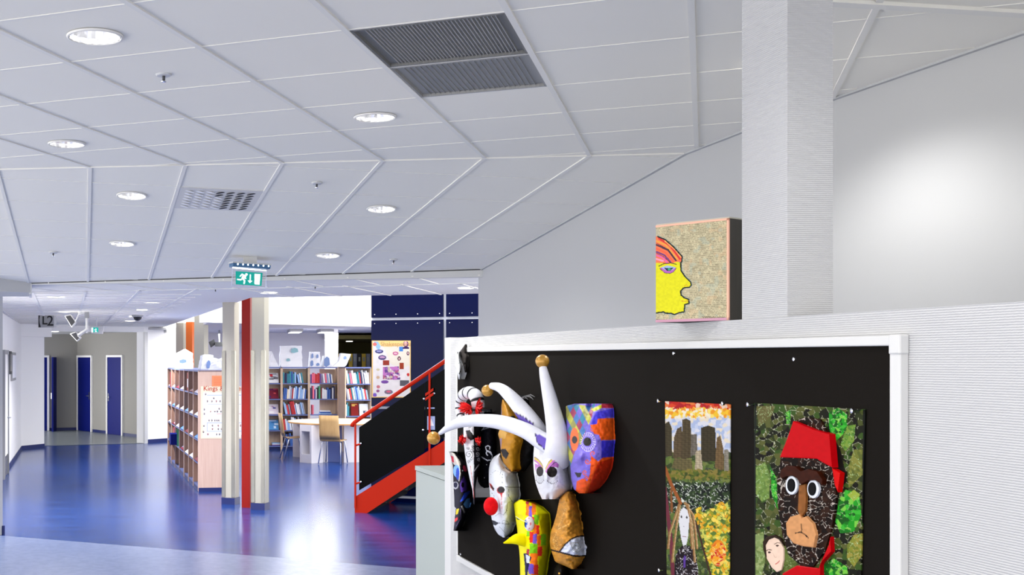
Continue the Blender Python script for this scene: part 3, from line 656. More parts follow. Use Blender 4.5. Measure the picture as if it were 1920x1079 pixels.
cover('magazine', v3(r0+uB*.5+wB*.05, shz(4)+.002), uB, .16, .24, .15, [(236, 238, 246), (236, 238, 246), (60, 70, 110), (180, 60, 70)], 21, 'white magazine standing in front of books on the top shelf beside the stairs', nrm=wB)
# magazines and parcels poking out of the double bookcase
kz = lambda r: shz(r)
names = {0: 'bottom', 1: 'fourth', 2: 'third', 3: 'second', 4: 'top'}
for sec, off, nb, bw_ in ((0, 0, 3, .71), (1, 2.16, 4, .8)):
    for b in range(nb):
        for r in range(1, 5):
            if (sec == 0 and r == 4 and b == 2) or (sec == 1 and b == 1 and r == 1): continue
            p = k0+kd*(off+(b+.5)*bw_)-kn*.03; seed = sec*40+b*7+r
            cover('magazine', v3(p+kn*.03, kz(r)+.016), kd, .5, .26, .95, mags[seed % 5][:1]+[(200, 204, 220), (120, 130, 160), (240, 240, 246)], seed, 'magazine slanted on the %s shelf, %s bay of the %s double bookcase' % (names[r], ['nearest', 'second', 'third', 'last'][b], 'nearer' if sec == 0 else 'farther'), group='magazines in the double bookcase', nrm=kn)
p = k0+kd*1.75+kn*.1; mb = MB(); mb.box(v3(p, kz(4)+.151), .22, .16, .3, ux=v3(kd), uy=v3(kn)); o = obj('box_file', mb, 'red', label='red and orange box file on the top shelf of the double bookcase', cat='box')
mb = MB(); mb.box(v3(p-kn*.082-kd*.02, kz(4)+.13), .12, .006, .14, ux=v3(kd), uy=v3(kn)); obj('label_card', mb, 'paperwhite', o)
mb = MB(); mb.box(v3(k0+kd*3.6-kn*.0, kz(1)+.12), .3, .22, .2, ux=v3(kd), uy=v3(kn)); obj('storage_box', mb, 'bluedoor', label='bright blue plastic box sticking out of the double bookcase', cat='box', bevel=.01)
for k, (dd, c) in enumerate(((3.9, 'maroon'), (4.05, 'pink'), (3.45, 'green'))): book(v3(k0+kd*dd+kn*.1, kz(1)+.001), .06, .2, .3, kd, c, '%s folder standing near the blue box in the double bookcase' % c, None)
book(v3(k0+kd*4.6+kn*.08, kz(4)+.001), .05, .2, .28, kd, 'maroon', 'maroon folder on the top shelf of the farther bookcase section', None)
def parcel(name, p, w, d, h, rz, label, seed, top=1.0, peak=0, spots=True):
    """crumpled white paper sculpture: rounded box with jittered surface, peaked top if wanted"""
    r = np.random.RandomState(seed); mb = MB(); n = 7; vs = []; fs = []; ca, sa = math.cos(rz), math.sin(rz); ring = 16
    for j in range(n+1):
        v = j/n; s = 1+(top-1)*v
        for k in range(ring):
            a = 2*math.pi*k/ring; cx, cy = math.cos(a), math.sin(a); m = max(abs(cx), abs(cy)); x = cx/m*w/2*s*(1+r.uniform(-.05, .05)); y = cy/m*d/2*(1-.35*v)*(1+r.uniform(-.06, .06))
            z = v*h*(1+(peak*(1-abs(x)/(w/2+1e-6)) if v > .7 else 0)+r.uniform(-.02, .02)*(j > 0))
            vs.append(Vector((p[0]+x*ca-y*sa, p[1]+x*sa+y*ca, p[2]+z)))
    for j in range(n):
        for k in range(ring): fs.append((j*ring+k, j*ring+(k+1) % ring, (j+1)*ring+(k+1) % ring, (j+1)*ring+k))
    fs += [tuple(range(ring-1, -1, -1)), tuple(n*ring+k for k in range(ring))]; mb.add(vs, fs)
    o = obj(name, mb, 'paperwhite', label=label, cat='sculpture', group='paper sculptures on the bookcases')
    return o
def mark(o, p, u, w, h, m='grey'):                          # a drawn patch glued on the paper
    mb = MB(); mb.add([Vector(p)+v3(u)*x*w+Vector((0, 0, z*h)) for x, z in ((-.5, 0), (-.1, -.15), (.5, .1), (.4, .8), (0, 1), (-.45, .7))], [tuple(range(6))]); obj('drawing', mb, m, o)
TZ = 1.803
def top_at(x, Y): q = on_y(x, 690, Y); return (q.x, q.y, TZ)
mat('inkblue', (120, 146, 196), .7); mat('inkteal', (140, 186, 196), .7)
q = top_at(346, 20.6); o = parcel('paper_sculpture', q, .29, .3, .27, -.1, 'white house shaped paper bag on the far end of the double bookcase', 1, .96, .3); mark(o, (q[0]-.02, q[1]-.165, TZ+.1), (1, -.1), .13, .07, 'inkblue')
q = top_at(388, 18.6); o = parcel('paper_sculpture', q, .25, .3, .22, .2, 'crumpled white paper bag on the double bookcase', 2, .7, .1); mark(o, (q[0]+.03, q[1]-.16, TZ+.03), (1, .2), .07, .12, 'inkblue')
q = top_at(409, 17.6); parcel('paper_sculpture', q, .24, .26, .2, -.2, 'folded white paper bundle at the near end of the double bookcase', 3, .5, -.2)
def lib_top(x): p = Vector(on_line(x, L0_+wV*.15, uV)); return (p.x, p.y, TZ)
q = lib_top(507); parcel('paper_sculpture', q, .35, .24, .34, .05, 'white paper cone on the magazine bookcase', 4, .12)
q = lib_top(545); o = parcel('paper_sculpture', q, .47, .26, .46, .05, 'large white paper box on the blue book bookcase', 5, 1.0); mark(o, (q[0]-.06, q[1]-.135, TZ+.13), uV, .09, .06, 'inkteal'); mark(o, (q[0]+.08, q[1]-.135, TZ+.32), uV, .16, .1, 'inkteal')
q = lib_top(590); o = parcel('paper_sculpture', q, .27, .24, .33, .0, 'white paper block with drawings on the open backed bookcase', 6, .8); 
for dx, dz, ww, hh_ in ((-.07, .03, .07, .12), (.06, .03, .08, .06), (-.06, .2, .05, .1), (.05, .2, .05, .08)): mark(o, (q[0]+dx, q[1]-.128, TZ+dz), uV, ww, hh_, 'inkblue')
q = lib_top(612); o = parcel('paper_sculpture', q, .2, .22, .24, .2, 'white paper parcel with a dark drawing on the open backed bookcase', 7, .7); mark(o, (q[0]-.0, q[1]-.12, TZ+.03), uV, .13, .2, 'inkblue')
rr = r0+wB*.15+uB*.02; q = (rr.x, rr.y, TZ); P_ = v3(rr-uB*.05, TZ)
mb = MB(); U = v3(uB); pil = [(-.2, 0), (.08, .0), (.13, .04), (.24, .28), (.12, .29), (.0, .3), (-.01, .24), (-.05, .12)]
mb.prism([P_+U*x+Vector((0, 0, z)) for x, z in pil], v3(wB)*.12); o = obj('paper_sculpture', mb, 'paperwhite', label='twisted white paper pillow on the bookcase beside the stairs', cat='sculpture', group='paper sculptures on the bookcases', bevel=.02)
mark(o, P_+U*.09+Vector((0, 0, .17))-v3(wB)*.003, uB, .08, .07, 'inkblue')
# binders in the dim room
for k in range(9):
    p = on_y(632+k*8.2, 690, 33.4); c = ['yellow', 'grey', 'black'][k % 3]; mb = MB(); mb.box((p.x, p.y, 1.93), .11, .25, .42); o = obj('binder', mb, 'book '+c, label='%s binder in the row in the dim olive room, number %s from the left' % (c, ['one', 'two', 'three', 'four', 'five', 'six', 'seven', 'eight', 'nine'][k]), cat='binder', group='binders in the dim room')
    mb = MB(); mb.box((p.x, p.y-.127, 1.98), .05, .004, .12); obj('spine_label', mb, 'cabinet', o)
mb = MB(); a = on_y(620, 690, 33.4); b = on_y(708, 690, 33.4); mb.box(((a.x+b.x)/2, a.y, 1.7), b.x-a.x, .35, .04)
for z in (1.3, .9, .5): mb.box(((a.x+b.x)/2, a.y, z), b.x-a.x, .35, .03)
for x in (a.x, (a.x+b.x)/2, b.x): mb.box((x, a.y, .86), .03, .35, 1.72)
obj('wall_shelf', mb, 'birchdark', label='dark shelf unit carrying binders in the dim olive room', cat='shelf')
p = on_y(411, 646, 27.0); t = thing('projector', 'black projector on a bracket at the back of the library', 'projector', (p.x, p.y, 2.2)); mb = MB(); mb.box((p.x, p.y, p.z), .2, .2, .1); obj('body', mb, 'black', t)
mb = MB(); mb.prism([(p.x-.25, p.y, p.z+.05), (p.x-.12, p.y, p.z+.12), (p.x-.08, p.y, p.z), (p.x-.2, p.y, p.z-.08)], (0, .1, 0)); obj('lens_hood', mb, 'black', t)
mb = MB(); mb.tube([(p.x, p.y, p.z+.05), (p.x, p.y, 2.66)], .02, 8); obj('bracket', mb, 'grey', t)
p = on_y(553, 617, 26.5); mb = MB(); mb.box((p.x, p.y, 2.625), .3, 1.2, .06); o = obj('ceiling_lamp', mb, 'grey', label='rectangular lamp under the library ceiling', cat='lamp'); mb = MB(); mb.box((p.x, p.y, 2.592), .24, 1.1, .008); obj('diffuser', mb, 'glowsoft', o)
for k, x_ in enumerate((430, 553, 640)):  # area lights added to brighten the library; the outer two lamps are made up
    q = on_y(x_, 617, 26.5 if k != 2 else 22.8); l = bpy.data.lights.new('lamp', 'AREA'); l.shape = 'RECTANGLE'; l.size = .6; l.size_y = 1.2; l.energy = 45; l.color = (.92, .95, 1)
    lo_ = bpy.data.objects.new('lamp_light', l); COL.objects.link(lo_); lo_.location = (q.x, 26.5, 2.57)
    if k != 1: mb = MB(); mb.box((q.x, 26.5, 2.625), .3, 1.2, .06); o = obj('ceiling_lamp', mb, 'grey', label=['rectangular library ceiling lamp hidden behind the columns', '', 'rectangular library ceiling lamp above the stairside bookcase'][k], cat='lamp'); mb = MB(); mb.box((q.x, 26.5, 2.592), .24, 1.1, .008); obj('diffuser', mb, 'glowsoft', o)
p = on_y(655, 632, 33); mb = MB(); mb.lathe((p.x, p.y, 2.49), [(0, 0), (.09, 0), (.1, .012)], 16); obj('downlight', mb, 'glow', label='small bright downlight in the dim olive room', cat='lamp')

# ------------------------------------------------------------------ table and chairs
tc = Vector(((640-PX)/FP*22.5, 22.5)); t = thing('round_table', 'large round table with birch top on white box legs in the library', 'table', (tc.x, tc.y, 0))
mb = MB(); mb.lathe(v3(tc, .722), [(0, 0), (1.03, 0), (1.05, .006), (1.05, .03), (1.045, .034)], 48); mb.lathe(v3(tc, .756), [(1.045, 0), (0, .0005)], 48); obj('table_top', mb, 'tabletop', t)
mb = MB(); mb.lathe(v3(tc, .726), [(1.051, 0), (1.056, .004), (1.056, .024), (1.051, .028)], 48); obj('edge_band', mb, 'tableedge', t)
def fpt(x, y): q = on_z(x, y); return Vector((q.x, q.y))
a, b, c = fpt(562, 867.5), fpt(584, 869.8), fpt(615, 866.5); ab = (b-a); ib = Vector((-.2, .98))
d_ = a+(c-b); mb = MB()
e_ = ab.normalized(); L = ab.length; nb_ = Vector((-e_.y, e_.x))
for x0, x1, z0, z1 in ((0, .05, 0, .722), (L-.05, L, 0, .722), (.05, L-.05, 0, .16), (.05, L-.05, .6, .722)): mb.vbox(a+e_*x0, a+e_*x1, .3, z0, z1, side=1)
mb.vbox(a+nb_*.28, b+nb_*.28, .02, 0, .722, side=1); o = obj('box_leg', mb, 'tableleg', t)
bc = (c-b).normalized(); mb = MB(); mb.vbox(b+bc*.0, c, .02, 0, .722, side=1); obj('leg_panel', mb, 'tableleg', t)
for x0, y0_, x1, y1_, m_ in ((549, 857, 562, 858, 'tableleg'), (615, 866.5, 641, 867, 'shelfblue'), (645, 868, 690, 867, 'tableleg')):
    mb = MB(); mb.vbox(fpt(x0, y0_), fpt(x1, y1_), .03, 0, .722, side=1); obj('leg_panel', mb, m_, t)
def make_chair(label, loc, rz):
    t = thing('chair', label, 'chair', loc, 'shell chairs at the round table', rz); W = .2
    prof = [(.21, .445), (.2, .455), (.1, .452), (-.08, .44), (-.16, .445), (-.2, .48), (-.215, .55), (-.225, .65), (-.245, .8), (-.265, .92)]  # (forward, height)
    def shell(pts, nm):
        mb = MB(); vs = []; n = len(pts); nx = 6
        for side in (0, 1):
            for (f, z) in pts:
                for i in range(nx+1):
                    x = (i/nx-.5)*2*W*(1-.12*max(0, z-.5)); curve = -.02*(1-(2*i/nx-1)**2)*(1 if z > .5 else .3)
                    vs.append((x, f+(curve if z > .5 else 0)+(-.012 if side and z > .5 else 0), z+(curve if z <= .5 else 0)-(.012 if side and z <= .5 else 0)))
        fs = []; k = (nx+1)*n
        for s_ in (0, k):
            for j in range(n-1):
                for i in range(nx): q = s_+j*(nx+1)+i; fs.append((q, q+1, q+nx+2, q+nx+1))
        ring = [i for i in range(nx+1)]+[j*(nx+1)+nx for j in range(1, n)]+[(n-1)*(nx+1)+i for i in range(nx-1, -1, -1)]+[j*(nx+1) for j in range(n-2, 0, -1)]
        for i in range(len(ring)): p, q = ring[i], ring[(i+1) % len(ring)]; fs.append((p, q, q+k, p+k))
        mb.add(vs, fs); return obj(nm, mb, 'chairwood', t, local=True, smooth=True)
    shell(prof[:6], 'seat'); shell(prof[5:], 'backrest')
    for sx in (-1, 1):
        for f0, f1 in ((.14, .2), (-.12, -.23)):
            mb = MB(); mb.tube([(sx*.1, f0*.6, .432), (sx*.17, f0, .425), (sx*.185, f0+(f1-f0)*.1, .39), (sx*.215, f1, .01)], .011, 8); obj('leg', mb, 'chrome', t, local=True, smooth=True)
    mb = MB(); mb.box((0, .02, .43), .34, .3, .012); obj('seat_frame', mb, 'chrome', t, local=True)
    return t
c1_ = on_z(626, 871); make_chair('plywood shell chair seen from behind in front of the round table', (c1_.x, c1_.y+.12, 0), -.42)
c2_ = on_z(545, 863.5); make_chair('plywood shell chair seen from the side at the left of the round table', (c2_.x+.06, c2_.y+.1, 0), -1.45)

# ------------------------------------------------------------------ staircase
SBz = v3(SB); Bv, Av, Zv = v3(B2), v3(A2), Vector((0, 0, 1)); SL = .655
def st(u, w, z): return SBz+Bv*u+Av*w+Zv*z
stair = thing('staircase', 'orange steel staircase with dark glass balustrade rising to the right', 'staircase', (SB.x, SB.y, 0))
for w in (0, 1.12):
    mb = MB(); pr = [(0, 0), (.16, 0), (2.6, (2.6-.16)*.69), (2.6, .2+2.6*SL), (.0, .2)]
    mb.prism([st(u, w, z) for u, z in pr], Av*.05); obj('stringer', mb, 'orange', stair)
for k in range(9):
    mb = MB(); z = .17*(k+1); u = .12+.265*k; mb.prism([st(u, .05, z-.03), st(u+.29, .05, z-.03), st(u+.29, .05, z), st(u, .05, z)], Av*1.07); obj('tread', mb, 'black', stair)
    mb = MB(); mb.prism([st(u+.02, .05, z-.17), st(u+.04, .05, z-.17), st(u+.04, .05, z-.03), st(u+.02, .05, z-.03)], Av*1.07); obj('riser', mb, 'black', stair)
rail = [st(-.035, .0, 1.1), st(-.03, 0, 1.125), st(.0, 0, 1.155), st(.06, 0, 1.2)]+[st(u, 0, 1.16+.672*u) for u in (.3, 1, 2.6)]
mb = MB(); mb.tube(rail, .026, 12); rl_ = obj('handrail', mb, 'orange', stair, smooth=True)
mb = MB(); mb.prism([st(0.02, -.012, 1.16+.026), st(2.55, -.012, 1.16+.672*2.55+.026), st(2.55, -.012, 1.16+.672*2.55+.04), st(.02, -.012, 1.16+.04)], Av*.024); obj('rail_cap', mb, 'panelgap', rl_)  # pale strip stands in for a highlight along the handrail top
for u in (.012, .968, 1.92):
    mb = MB(); z0 = .06 if u < .1 else .2+u*SL-.22; mb.box(st(u, -.012, (z0+1.15+.672*u)/2), .022, .02, 1.15+.672*u-z0, ux=Bv, uy=Av); ps_ = obj('post', mb, 'orange', stair)
    if u > .1:
        for dz in (0, .055):
            mb = MB(); zc = 1.15+.672*u-.25-dz; mb.prism([st(u-.05, -.03, zc-.05), st(u+.05, -.03, zc+.02), st(u+.05, -.03, zc+.055), st(u-.05, -.03, zc-.015)], Av*.012); obj('clamp', mb, 'orange', ps_)
        for du, dz in ((-.07, -.33), (.06, -.26), (-.08, -.72)):
            mb = MB(); mb.lathe(st(u+du, -.004, 1.15+.672*u+dz), [(0, .018), (.012, .016), (.013, 0)], 10, ax=-Av); obj('bolt', mb, 'chrome', ps_)
    else:
        for z in (.86, .37): 
            mb = MB(); mb.tube([st(u, -.006, z), st(u+.06, -.006, z+.02)], .012, 8); obj('clamp', mb, 'orange', ps_)
            mb = MB(); mb.lathe(st(u+.075, -.012, z+.03), [(0, .012), (.011, .01), (.012, 0)], 10, ax=-Av); obj('bolt', mb, 'chrome', ps_)
for u0, u1, w_ in ((.055, .9, .012), (.905, 2.5, .012)):
    mb = MB(); mb.prism([st(u0, w_, .285+max(0, (u0-.055)*SL)), st(u1, w_, .285+(u1-.055)*SL-.03), st(u1, w_, 1.09+(u1-.055)*.685), st(u0, w_, 1.09+(u0-.055)*.685)], Av*.012); obj('glass_panel', mb, 'blackglass', stair)
gpn = [o for o in stair.children if o.name.startswith('glass_panel')]
def gp_(x, y, n=.0): return on_plane(x, y, SBz+Av*(.011-n), -Av)
mat('sticker', (150, 166, 205), .5)
mb = MB(); mb.prism([gp_(801, 781), gp_(815.5, 781), gp_(815.5, 806.5), gp_(801, 806.5)], -Av*.002); obj('sticker', mb, 'sticker', gpn[0]); mb = MB(); mb.prism([gp_(801, 764.5), gp_(815, 764.5), gp_(815, 767), gp_(801, 767)], -Av*.002); obj('sticker', mb, 'sticker', gpn[0])
mb = MB(); mb.prism([gp_(803.5, 799, .003), gp_(813.5, 799, .003), gp_(808.5, 785, .003)], -Av*.001); obj('sticker', mb, 'paperwhite', gpn[0])
# wall poster behind the stairs
PB = v3(SW)-Av*.006
def pwall(x, y): return on_plane(x, y, PB, -Av)
zq = lambda pts: zp((680, 620), 7.706, pts)
def poster_paint(x, y):
    P = Paint(x, y, (226, 222, 226)); P.vary(.06, 6, 3); P.c *= np.clip(1.0+.0*x, 0, 1)[:, None]
    e = (x < 699) | (x > 768.5) | (y < 641) | (y > 744.5); 
    P.poly(zq([(130, 145), (695, 145), (695, 232), (300, 235), (150, 160)]), (238, 208, 140)); P.poly(zq([(300, 240), (690, 235), (690, 500), (560, 560), (400, 480), (340, 330)]), (226, 220, 196), .6)
    P.poly(zq([(160, 160), (220, 160), (260, 230), (240, 290), (200, 260)]), (150, 190, 220))
    for cx, cy, rx, ry, c in ((238, 305, 60, 28, (60, 60, 120)), (238, 300, 40, 14, (150, 150, 200)), (283, 393, 58, 36, (80, 70, 120)), (283, 388, 40, 16, (190, 150, 190)), (475, 333, 42, 27, (190, 90, 140)), (475, 333, 26, 13, (220, 180, 200)),
                              (527, 408, 24, 32, (70, 20, 40)), (527, 408, 11, 18, (220, 190, 190)), (655, 332, 20, 28, (80, 40, 80)), (655, 330, 10, 16, (225, 190, 190)), (657, 640, 20, 24, (200, 50, 50)), (320, 745, 55, 25, (120, 80, 160)), (375, 890, 62, 32, (120, 110, 130)), (375, 885, 34, 14, (210, 100, 130)),
                              (222, 567, 26, 18, (200, 190, 160)), (222, 680, 26, 22, (200, 170, 140)), (226, 815, 26, 24, (200, 120, 130)), (220, 875, 24, 20, (150, 90, 140)), (175, 935, 28, 30, (120, 90, 190)), (175, 200, 30, 25, (220, 120, 120))): P.ell(680+cx/7.706, 620+cy/7.706, rx/7.706, ry/7.706, c)
    for a, b, c, d, col in ((292, 435, 385, 505, (150, 60, 50)), (533, 470, 592, 560, (150, 60, 40)), (528, 235, 585, 305, (70, 130, 210)), (540, 722, 670, 805, (90, 90, 100))): P.poly(zq([(a, b), (c, b), (c, d), (a, d)]), col)
    P.cells(P.inside(zq([(290, 530), (520, 520), (545, 710), (470, 715), (290, 705)])), 60, [(150, 100, 170), (190, 120, 190), (100, 70, 140), (220, 200, 220), (170, 90, 130), (200, 190, 170)], 4)
    P.ell(761, 645.5, 5, 6, (110, 60, 120)); P.ell(760.5, 645, 3, 4.2, (225, 180, 190)); P.poly(zq([(580, 245), (620, 225), (670, 245), (672, 268), (580, 268)]), (60, 40, 90))
    P.put(e, (232, 196, 130)); return P.c
po = sheet('wall_poster', [(697, 639), (770, 639), (770, 746), (697, 746)], 110, 160, pwall, poster_paint, 'printed', thick=Av*.003, label='large illustrated playwright poster on the blue wall behind the stairs', cat='poster')
tm = text_mb('Shakespeare', .085, pwall(713.5, 649.5)-Av*.001, Bv, Zv); obj('title_lettering', tm, 'tableedge', po)
# end-panel posters on the double bookcase
ea = -kd
def pend(x, y): return on_plane(x, y, v3(k0-kd*.004), v3(-kd))
ze = lambda pts: zp((300, 660), 3.857, pts)
def kings_paint(x, y):
    P = Paint(x, y, (222, 210, 190)); P.vary(.05, 5, 8); P.poly(ze([(312, 297), (640, 297), (640, 618), (312, 618)]), (234, 236, 242))
    P.line(ze([(340, 313), (640, 313)]), .9, (70, 130, 200)); P.line(ze([(410, 448), (640, 448)]), .8, (200, 60, 80)); P.line(ze([(340, 515), (640, 515)]), .8, (70, 110, 190)); P.line(ze([(340, 515), (340, 575), (640, 575)]), .8, (70, 110, 190)); P.line(ze([(345, 380), (640, 380)]), .4, (150, 160, 180)); P.line(ze([(340, 445), (410, 445)]), .4, (150, 160, 180))
    r = np.random.RandomState(5)
    for cx, cy in [(330, 308), (343, 358), (375, 358), (408, 358), (435, 358), (390, 335), (365, 432), (397, 432), (415, 432), (440, 432), (428, 412), (320, 418), (320, 450), (355, 497), (375, 497), (397, 497), (412, 497), (425, 497), (380, 535), (422, 535), (380, 558), (422, 560), (445, 560), (318, 537), (314, 580), (346, 597), (410, 597), (430, 597)]+[(int(r.uniform(460, 620)), int(yy)) for yy in (358, 358, 432, 432, 497, 497, 535, 597)]:
        P.ell(300+cx/3.857, 660+cy/3.857, 1.3, 2.1, (50, 46, 66) if r.rand() < .7 else (120, 50, 60)); P.ell(300+cx/3.857, 660+(cy-3)/3.857, .6, .8, (225, 195, 180))
    return P.c
kp = sheet('paper_poster', [(376.5, 725), (452, 725), (452, 823), (376.5, 823)], 90, 120, pend, kings_paint, 'printed', thick=v3(kd)*.003, label='paper poster of small royal portraits on the bookcase end', cat='poster')
obj('title_lettering', text_mb('Kings & Queens', .1, pend(381, 733)-v3(kd)*.002, v3(kn), Zv), 'orange', kp)
mat('noteorange', (250, 140, 100), .7)
o = sheet('paper_note', [(397.5, 705), (424, 705), (424, 725.5), (397.5, 725.5)], 30, 24, pend, lambda x, y: Paint(x, y, (250, 138, 100)).put((np.floor(y/1.6) % 2 == 0) & (x > 401) & (x < 420) & (y > 708) & (y < 722), (214, 100, 70), .55).c, 'printed', thick=v3(kd)*.002, label='orange printed note above the portrait poster on the bookcase end', cat='note')

# ------------------------------------------------------------------ grey cabinet beyond the partition
ca_ = on_z(780, 874, 1.1); cw = .45; t = thing('cabinet', 'pale grey metal cabinet beyond the end of the partition', 'cabinet', (ca_.x, ca_.y, 0))
far_ = Vector((ca_.x, ca_.y)); L = 1.5
mb = MB(); mb.vbox(far_-W2*L, far_, cw, 0, 1.06, side=-1); obj('body', mb, 'cabinet', t)
mb = MB(); mb.vbox(far_-W2*(L+.005)-V2*.006, far_+W2*.006-V2*.006, cw+.012, 1.066, 1.1, side=-1); obj('top', mb, 'cabinet', t)
from mathutils.geometry import tessellate_polygon
# ------------------------------------------------------------------ pinboard on the partition
TL3, TR3, BL3 = pb(862, 661, .0), pb(1684, 649, .0), pb(863, 1041, .0); Wv, Vv, Zv = v3(W2), v3(V2), Vector((0, 0, 1))
BR3 = Vector((TR3.x, TR3.y, BL3.z))
bt = thing('pinboard', 'long black felt pinboard with white frame on the partition', 'pinboard', (BL3.x, BL3.y, BL3.z))
mb = MB(); mb.prism([TL3, TR3, BR3, BL3], PN*.012); obj('felt_panel', mb, 'board', bt)
def rail_(nm, P, Q, w, up, th=.022): mb = MB(); P, Q, up = Vector(P), Vector(Q), Vector(up); mb.prism([P, Q, Q+up*w, P+up*w], PN*th); return obj(nm, mb, 'trimwhite', bt, bevel=.003)
rail_('frame_rail', TL3, TR3-Wv*.0, .024, Zv, .02); rail_('frame_rail', TR3, BR3, .036, -Wv); rail_('frame_rail', BL3, BR3, -.03, Zv); rail_('frame_rail', TL3, BL3, .02, Wv, .015)
mb = MB(); q = TR3; mb.prism([q-Zv*.02, q-Zv*.02-Wv*.038, q+Zv*.026-Wv*.038, q+Zv*.026], PN*.025); obj('frame_corner', mb, 'trimwhite', bt, bevel=.004)
for x, y in ((1679, 656), (1264, 663), (1490, 674), (864, 1040)):
    mb = MB(); mb.lathe(pb(x, y, .012), [(0, .005), (.005, .004), (.006, 0)], 12, ax=PN); obj('screw', mb, 'chrome', bt)

# ------------------------------------------------------------------ masks: shells standing off the board
def proj(V): V = np.asarray(V); return PX+FP*V[:, 0]/V[:, 1], PY-FP*(V[:, 2]-EYE)/V[:, 1]
def pbn(x, y, n):                                          # vectorised pb
    dx = (np.asarray(x)-PX)/FP; dz = (PY-np.asarray(y))/FP; q = BP-CAM
    t = ((q.x*PN.x+q.y*PN.y)+np.asarray(n))/(dx*PN.x+PN.y); return np.stack([dx*t, t, EYE+dz*t], 1)
def shell(name, Ls, Rs, N, paintf, parent, m='papier', s0=.3, a0=.55, b0=.06, e=.45, p=3.0, bumps=(), step=1.0, base=.012, rough=.003, **kw):
    y0, y1 = Ls[0][0], Ls[-1][0]; ny = max(8, int((y1-y0)/step)); lw = max(b[1] for b in Rs)-min(a[1] for a in Ls); nx = max(8, int(lw/step))
    ys = np.linspace(y0, y1, ny+1); xl = np.interp(ys, [a[0] for a in Ls], [a[1] for a in Ls]); xr = np.interp(ys, [a[0] for a in Rs], [a[1] for a in Rs])
    k = np.ones(5)/5; sm = lambda v: np.convolve(np.pad(v, 2, 'edge'), k, 'valid'); xl, xr = sm(xl), sm(xr)
    s = np.linspace(0, 1, nx+1); Sg, Yg = np.meshgrid(s, ys); X = xl[:, None]+(xr-xl)[:, None]*Sg
    pr = np.where(Sg < s0, a0+(1-a0)*np.sin(np.pi/2*Sg/s0), b0+(1-b0)*np.maximum(0, np.cos(np.pi/2*np.clip((Sg-s0)/(1-s0), 0, 1)))**.85)
    v = (Yg-y0)/(y1-y0); dome = e+(1-e)*(1-np.abs(2*v-1)**p); n = N*pr*dome
    for bx, by, bsx, bsy, bh in bumps: n = n+bh*np.exp(-((X-bx)/bsx)**2-((Yg-by)/bsy)**2)
    n = n+rough*(vnoise(X, Yg, 9, 5)-.5)+rough*.6*(vnoise(X, Yg, 4, 6)-.5)+base
    xf, yf, nf = X.ravel(), Yg.ravel(), n.ravel(); V = pbn(xf, yf, nf); c = paintf(xf, yf); nv = len(V); w = nx+1
    fs = [(j*w+i, j*w+i+1, (j+1)*w+i+1, (j+1)*w+i) for j in range(ny) for i in range(nx)]
    ring = list(range(w))+[j*w+nx for j in range(1, ny+1)]+[ny*w+i for i in range(nx-1, -1, -1)]+[j*w for j in range(ny-1, 0, -1)]; Lr = len(ring)
    pn = np.array([PN.x, PN.y, PN.z]); back = V[ring]-pn[None, :]*(nf[ring]-.0135)[:, None]
    fs += [(ring[i], ring[(i+1) % Lr], nv+(i+1) % Lr, nv+i) for i in range(Lr)]
    mb = MB(); mb.v = [tuple(q) for q in np.vstack([V, back])]; mb.f = fs
    return obj(name, mb, m, parent, smooth=True, cols=np.vstack([c, c[ring]]), **kw)
def horn(name, pts, paintf, parent, m='papier', seg=40, sub=14, rough=.0):
    P = np.array(pts, float); n = len(P); t = np.linspace(0, n-1, (n-1)*sub+1); out = []
    for q in t:                                            # Catmull-Rom through (x, y, radius px, n)
        i = min(int(q), n-2); f = q-i; p0, p1, p2, p3 = P[max(i-1, 0)], P[i], P[i+1], P[min(i+2, n-1)]
        out.append(.5*((2*p1)+(-p0+p2)*f+(2*p0-5*p1+4*p2-p3)*f*f+(-p0+3*p1-3*p2+p3)*f**3))
    C = [pb(x, y, nn) for x, y, r, nn in out]; R = [max(.001, r)*c.y/FP*(1+rough*random.uniform(-1, 1)) for (x, y, r, nn), c in zip(out, C)]
    mb = MB(); mb.tube(C, R, seg); x, y = proj(np.array(mb.v)); idx = np.repeat(np.arange(len(C)), seg)
    return obj(name, mb, m, parent, smooth=True, cols=paintf(x, y, idx))
def orb(name, x, y, r, n, paintf, parent, m='papier', sy=1.0, mat_=None):
    c = pb(x, y, n); mb = MB(); mb.ball(c, r*c.y/FP, 24, 16, (1, 1, sy)); xx, yy = proj(np.array(mb.v))
    return obj(name, mb, mat_ or m, parent, smooth=True, cols=paintf(xx, yy) if paintf else None)
def mask_root(label, x, y): q = pb(x, y, 0.0135); return thing('carnival_mask', label, 'mask', tuple(q), 'handmade masks on the pinboard')
z4 = lambda pts: zp((800, 640), 4.906, pts); z5 = lambda pts: zp((840, 820), 5.394, pts); z6 = lambda pts: zp((960, 740), 5.395, pts); z7 = lambda pts: zp((930, 900), 6.028, pts); z8 = lambda pts: zp((780, 640), 2.4575, pts); z9 = lambda pts: zp((830, 620), 9.6, pts)
def yx(z, pts): return [(q[1], q[0]) for q in z([(b, a) for a, b in pts])]          # (y, x) lists in zoom coordinates
def el(P, z, sc, cx, cy, rx, ry, c, ang=0): q = z([(cx, cy)])[0]; P.ell(q[0], q[1], rx/sc, ry/sc, c, ang)

